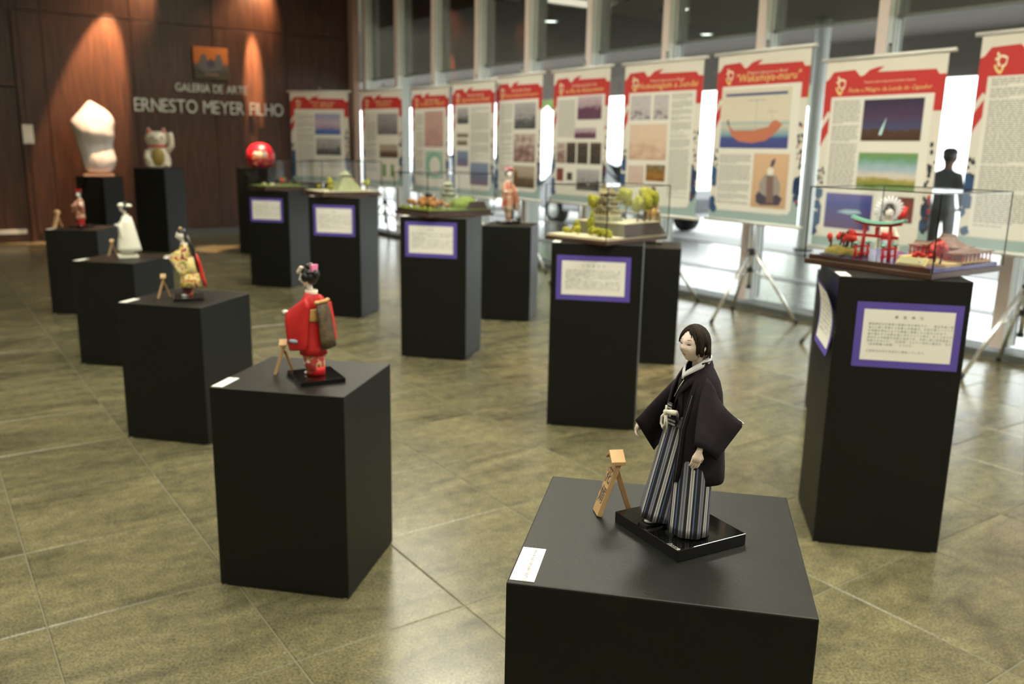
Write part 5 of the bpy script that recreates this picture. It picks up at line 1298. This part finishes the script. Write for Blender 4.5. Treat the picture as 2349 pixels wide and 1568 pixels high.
# ================================================================== OUTSIDE THE GLASS
mat('shirt_grey', (.05, .055, .065), .8, col2=(.07, .075, .085), scale=20); mat('trousers_dark', (.015, .016, .02), .8); mat('skin_tone', (.22, .11, .075), .6); mat('cap_dark', (.02, .022, .022), .7)
def person():
    t = thing('person', 'person in dark cap and grey long-sleeved shirt standing outside the glass', 'person', (5.725, 11.672, -.02), R(125))
    V = [(0, 0, .90), (0, .01, 1.05), (0, .02, 1.22), (0, .015, 1.36), (0, -.005, 1.44), (0, -.015, 1.50), (0, -.02, 1.58), (0, -.02, 1.66),
         (.10, 0, .86), (.11, -.01, .48), (.11, .02, .09), (.12, -.09, .035), (-.10, 0, .86), (-.11, .01, .48), (-.115, .03, .09), (-.125, -.08, .035),
         (.17, .02, 1.36), (.235, .03, 1.10), (.22, -.06, .88), (.215, -.10, .80), (-.17, .02, 1.36), (-.235, .02, 1.10), (-.18, -.12, .95), (-.13, -.18, .92)]
    E = [(0, 1), (1, 2), (2, 3), (3, 4), (4, 5), (5, 6), (6, 7), (0, 8), (8, 9), (9, 10), (10, 11), (0, 12), (12, 13), (13, 14), (14, 15), (3, 16), (16, 17), (17, 18), (18, 19), (3, 20), (20, 21), (21, 22), (22, 23)]
    rad = [(.15, .11), (.145, .10), (.155, .105), (.13, .09), (.055, .055), (.055, .06), (.078, .095), (.06, .07), (.085, .09), (.062, .065), (.042, .048), (.042, .05), (.085, .09), (.062, .065), (.042, .048), (.042, .05),
           (.062, .062), (.045, .045), (.034, .034), (.035, .028), (.062, .062), (.045, .045), (.034, .034), (.035, .028)]
    me = bpy.data.meshes.new('body'); me.from_pydata(V, E, []); o = bpy.data.objects.new('body', me); COL.objects.link(o)
    sk = o.modifiers.new('skin', 'SKIN'); 
    for i, r_ in enumerate(rad): me.skin_vertices[0].data[i].radius = r_
    me.skin_vertices[0].data[0].use_root = True
    sb = o.modifiers.new('sub', 'SUBSURF'); sb.levels = 2; sb.render_levels = 2
    dg = bpy.context.evaluated_depsgraph_get(); dg.update()
    m2 = bpy.data.meshes.new_from_object(o.evaluated_get(dg)); bpy.data.objects.remove(o)
    for nm in ('trousers_dark', 'shirt_grey', 'skin_tone', 'black_plastic'): m2.materials.append(MATS[nm])
    for p in m2.polygons:
        c = p.center; p.use_smooth = True
        hand_ = (c.x > .17 and c.z < .87 and c.z > .7) or (c.x < -.1 and c.y < -.13 and c.z > .85)
        p.material_index = 3 if c.z < .075 else 2 if (c.z > 1.45 or hand_) else 1 if (c.z > .93 or abs(c.x) > .17 and c.z > .7) else 0
    b = bpy.data.objects.new('body', m2); COL.objects.link(b); b.parent = t
    hm = MB(['skin_tone', 'lip', 'brow', 'eye_dark']); head(hm, (0, -.03, 1.61), 3.2, 0, 0, 0, 1, 2, 3); hm.build('face', t)
    one('hair', 'hair_black', t, lambda m: m.ball((0, .005, 1.625), (.083, .088, .09), 0, 18, 10))
    one('cap', 'cap_dark', t, lambda m: (m.loft([ell(0, -.015, rx, rx*1.18, z, 20) for z, rx in ((1.655, .091), (1.69, .088), (1.72, .068), (1.735, .03))]), m.ball((0, -.13, 1.665), (.07, .075, .010), 0, 16, 6)))
    for s_ in (1, -1):
        hm = MB('skin_tone'); hand(hm, (.215, -.10, .80) if s_ > 0 else (-.13, -.18, .92), (0, -.2, -1) if s_ > 0 else (.6, -.5, 0), (1, 0, 0) if s_ > 0 else (0, 0, 1), 4.6, .6, s_); hm.build('hand', t)
person()
mat('car_paint', (.012, .02, .03), .15, coat=.8); mat('car_glass', (.02, .05, .07), .05, coat=.5); mat('tyre', (.012, .012, .012), .8); mat('tail_red', (.4, .02, .02), .3)
def car(loc, rz, label, paint):
    t = thing('parked_car', label, 'car', loc, rz, 'cars parked on the forecourt')
    def bd(m):
        prof = [(-2.15, .45), (-2.15, .75), (-2.0, .92), (-1.0, 1.0), (-.55, 1.38), (-.1, 1.5), (1.0, 1.5), (1.55, 1.3), (1.95, 1.02), (2.15, .95), (2.2, .6), (2.15, .4), (1.75, .32), (-1.8, .32)]
        rings = []
        for y, k in ((-.86, .0), (-.84, .6), (-.78, 1), (.78, 1), (.84, .6), (.86, 0)):
            rings.append([Vector((x*(.97+.03*k), y*(1 if z < 1.02 else .86), .32+(z-.32)*(.94+.06*k))) for x, z in prof])
        m.loft(rings, smooth=False)
    one('body', paint, t, bd, bevel=.03)
    for s_ in (-1, 1):
        for x0, x1, x2, x3 in ((-.85, -.42, .30, .30), (.38, .38, 1.0, 1.4)):
            one('side_window', 'car_glass', t, lambda m: m.add([(x0, s_*.815, 1.06), (x3, s_*.815, 1.06), (x2, s_*.745, 1.42), (x1, s_*.745, 1.42), (x0, s_*.80, 1.06), (x3, s_*.80, 1.06), (x2, s_*.73, 1.42), (x1, s_*.73, 1.42)], [(0, 1, 2, 3), (7, 6, 5, 4), (0, 4, 5, 1), (1, 5, 6, 2), (2, 6, 7, 3), (3, 7, 4, 0)]))
        for x in (-1.35, 1.35):
            w_ = one('wheel', 'tyre', t, lambda m: m.tube([(x, s_*.66, .32), (x, s_*.87, .32)], .32, 0, 24))
            one('hubcap', 'aluminium', w_, lambda m: m.tube([(x, s_*.87, .32), (x, s_*.88, .32)], .19, 0, 18))
        one('lamp', 'tail_red', t, lambda m: m.box((2.14, s_*.65, .85), (.08, .22, .14)))
    one('windscreen', 'car_glass', t, lambda m: m.add([(-1.0, -.68, 1.03), (-1.0, .68, 1.03), (-.58, .6, 1.40), (-.58, -.6, 1.40)], [(0, 1, 2, 3)]), solid=.01)
car(uvw(15.0, 13.4, -.12), TH+R(90), 'dark blue car parked behind the banners with ink sketches and portraits', 'car_paint')
car(uvw(22.5, 14.0, -.12), TH+R(90), 'dark car parked far behind the banner with the round map', 'car_paint')
mat('tree_leaf', (.10, .17, .04), .9, col2=(.16, .24, .06), scale=1.5)
for k, (u, v, h) in enumerate(((26, 34, 8), (14, 38, 7), (34, 26, 7.5), (4, 40, 8))):
    t = thing('street_tree', 'green leafy tree standing beyond the forecourt', 'tree', uvw(u, v, -.12), 0, 'trees beyond the forecourt')
    one('trunk', 'bark', t, lambda m: m.tube([(0, 0, 0), (.1, 0, h*.3), (0, .1, h*.6)], [.2, .16, .08], 0, 10))
    one('crown', 'tree_leaf', t, lambda m: leafblob(m, (0, 0, h*.7), (h*.3, h*.3, h*.28), 0, 12, k+300))
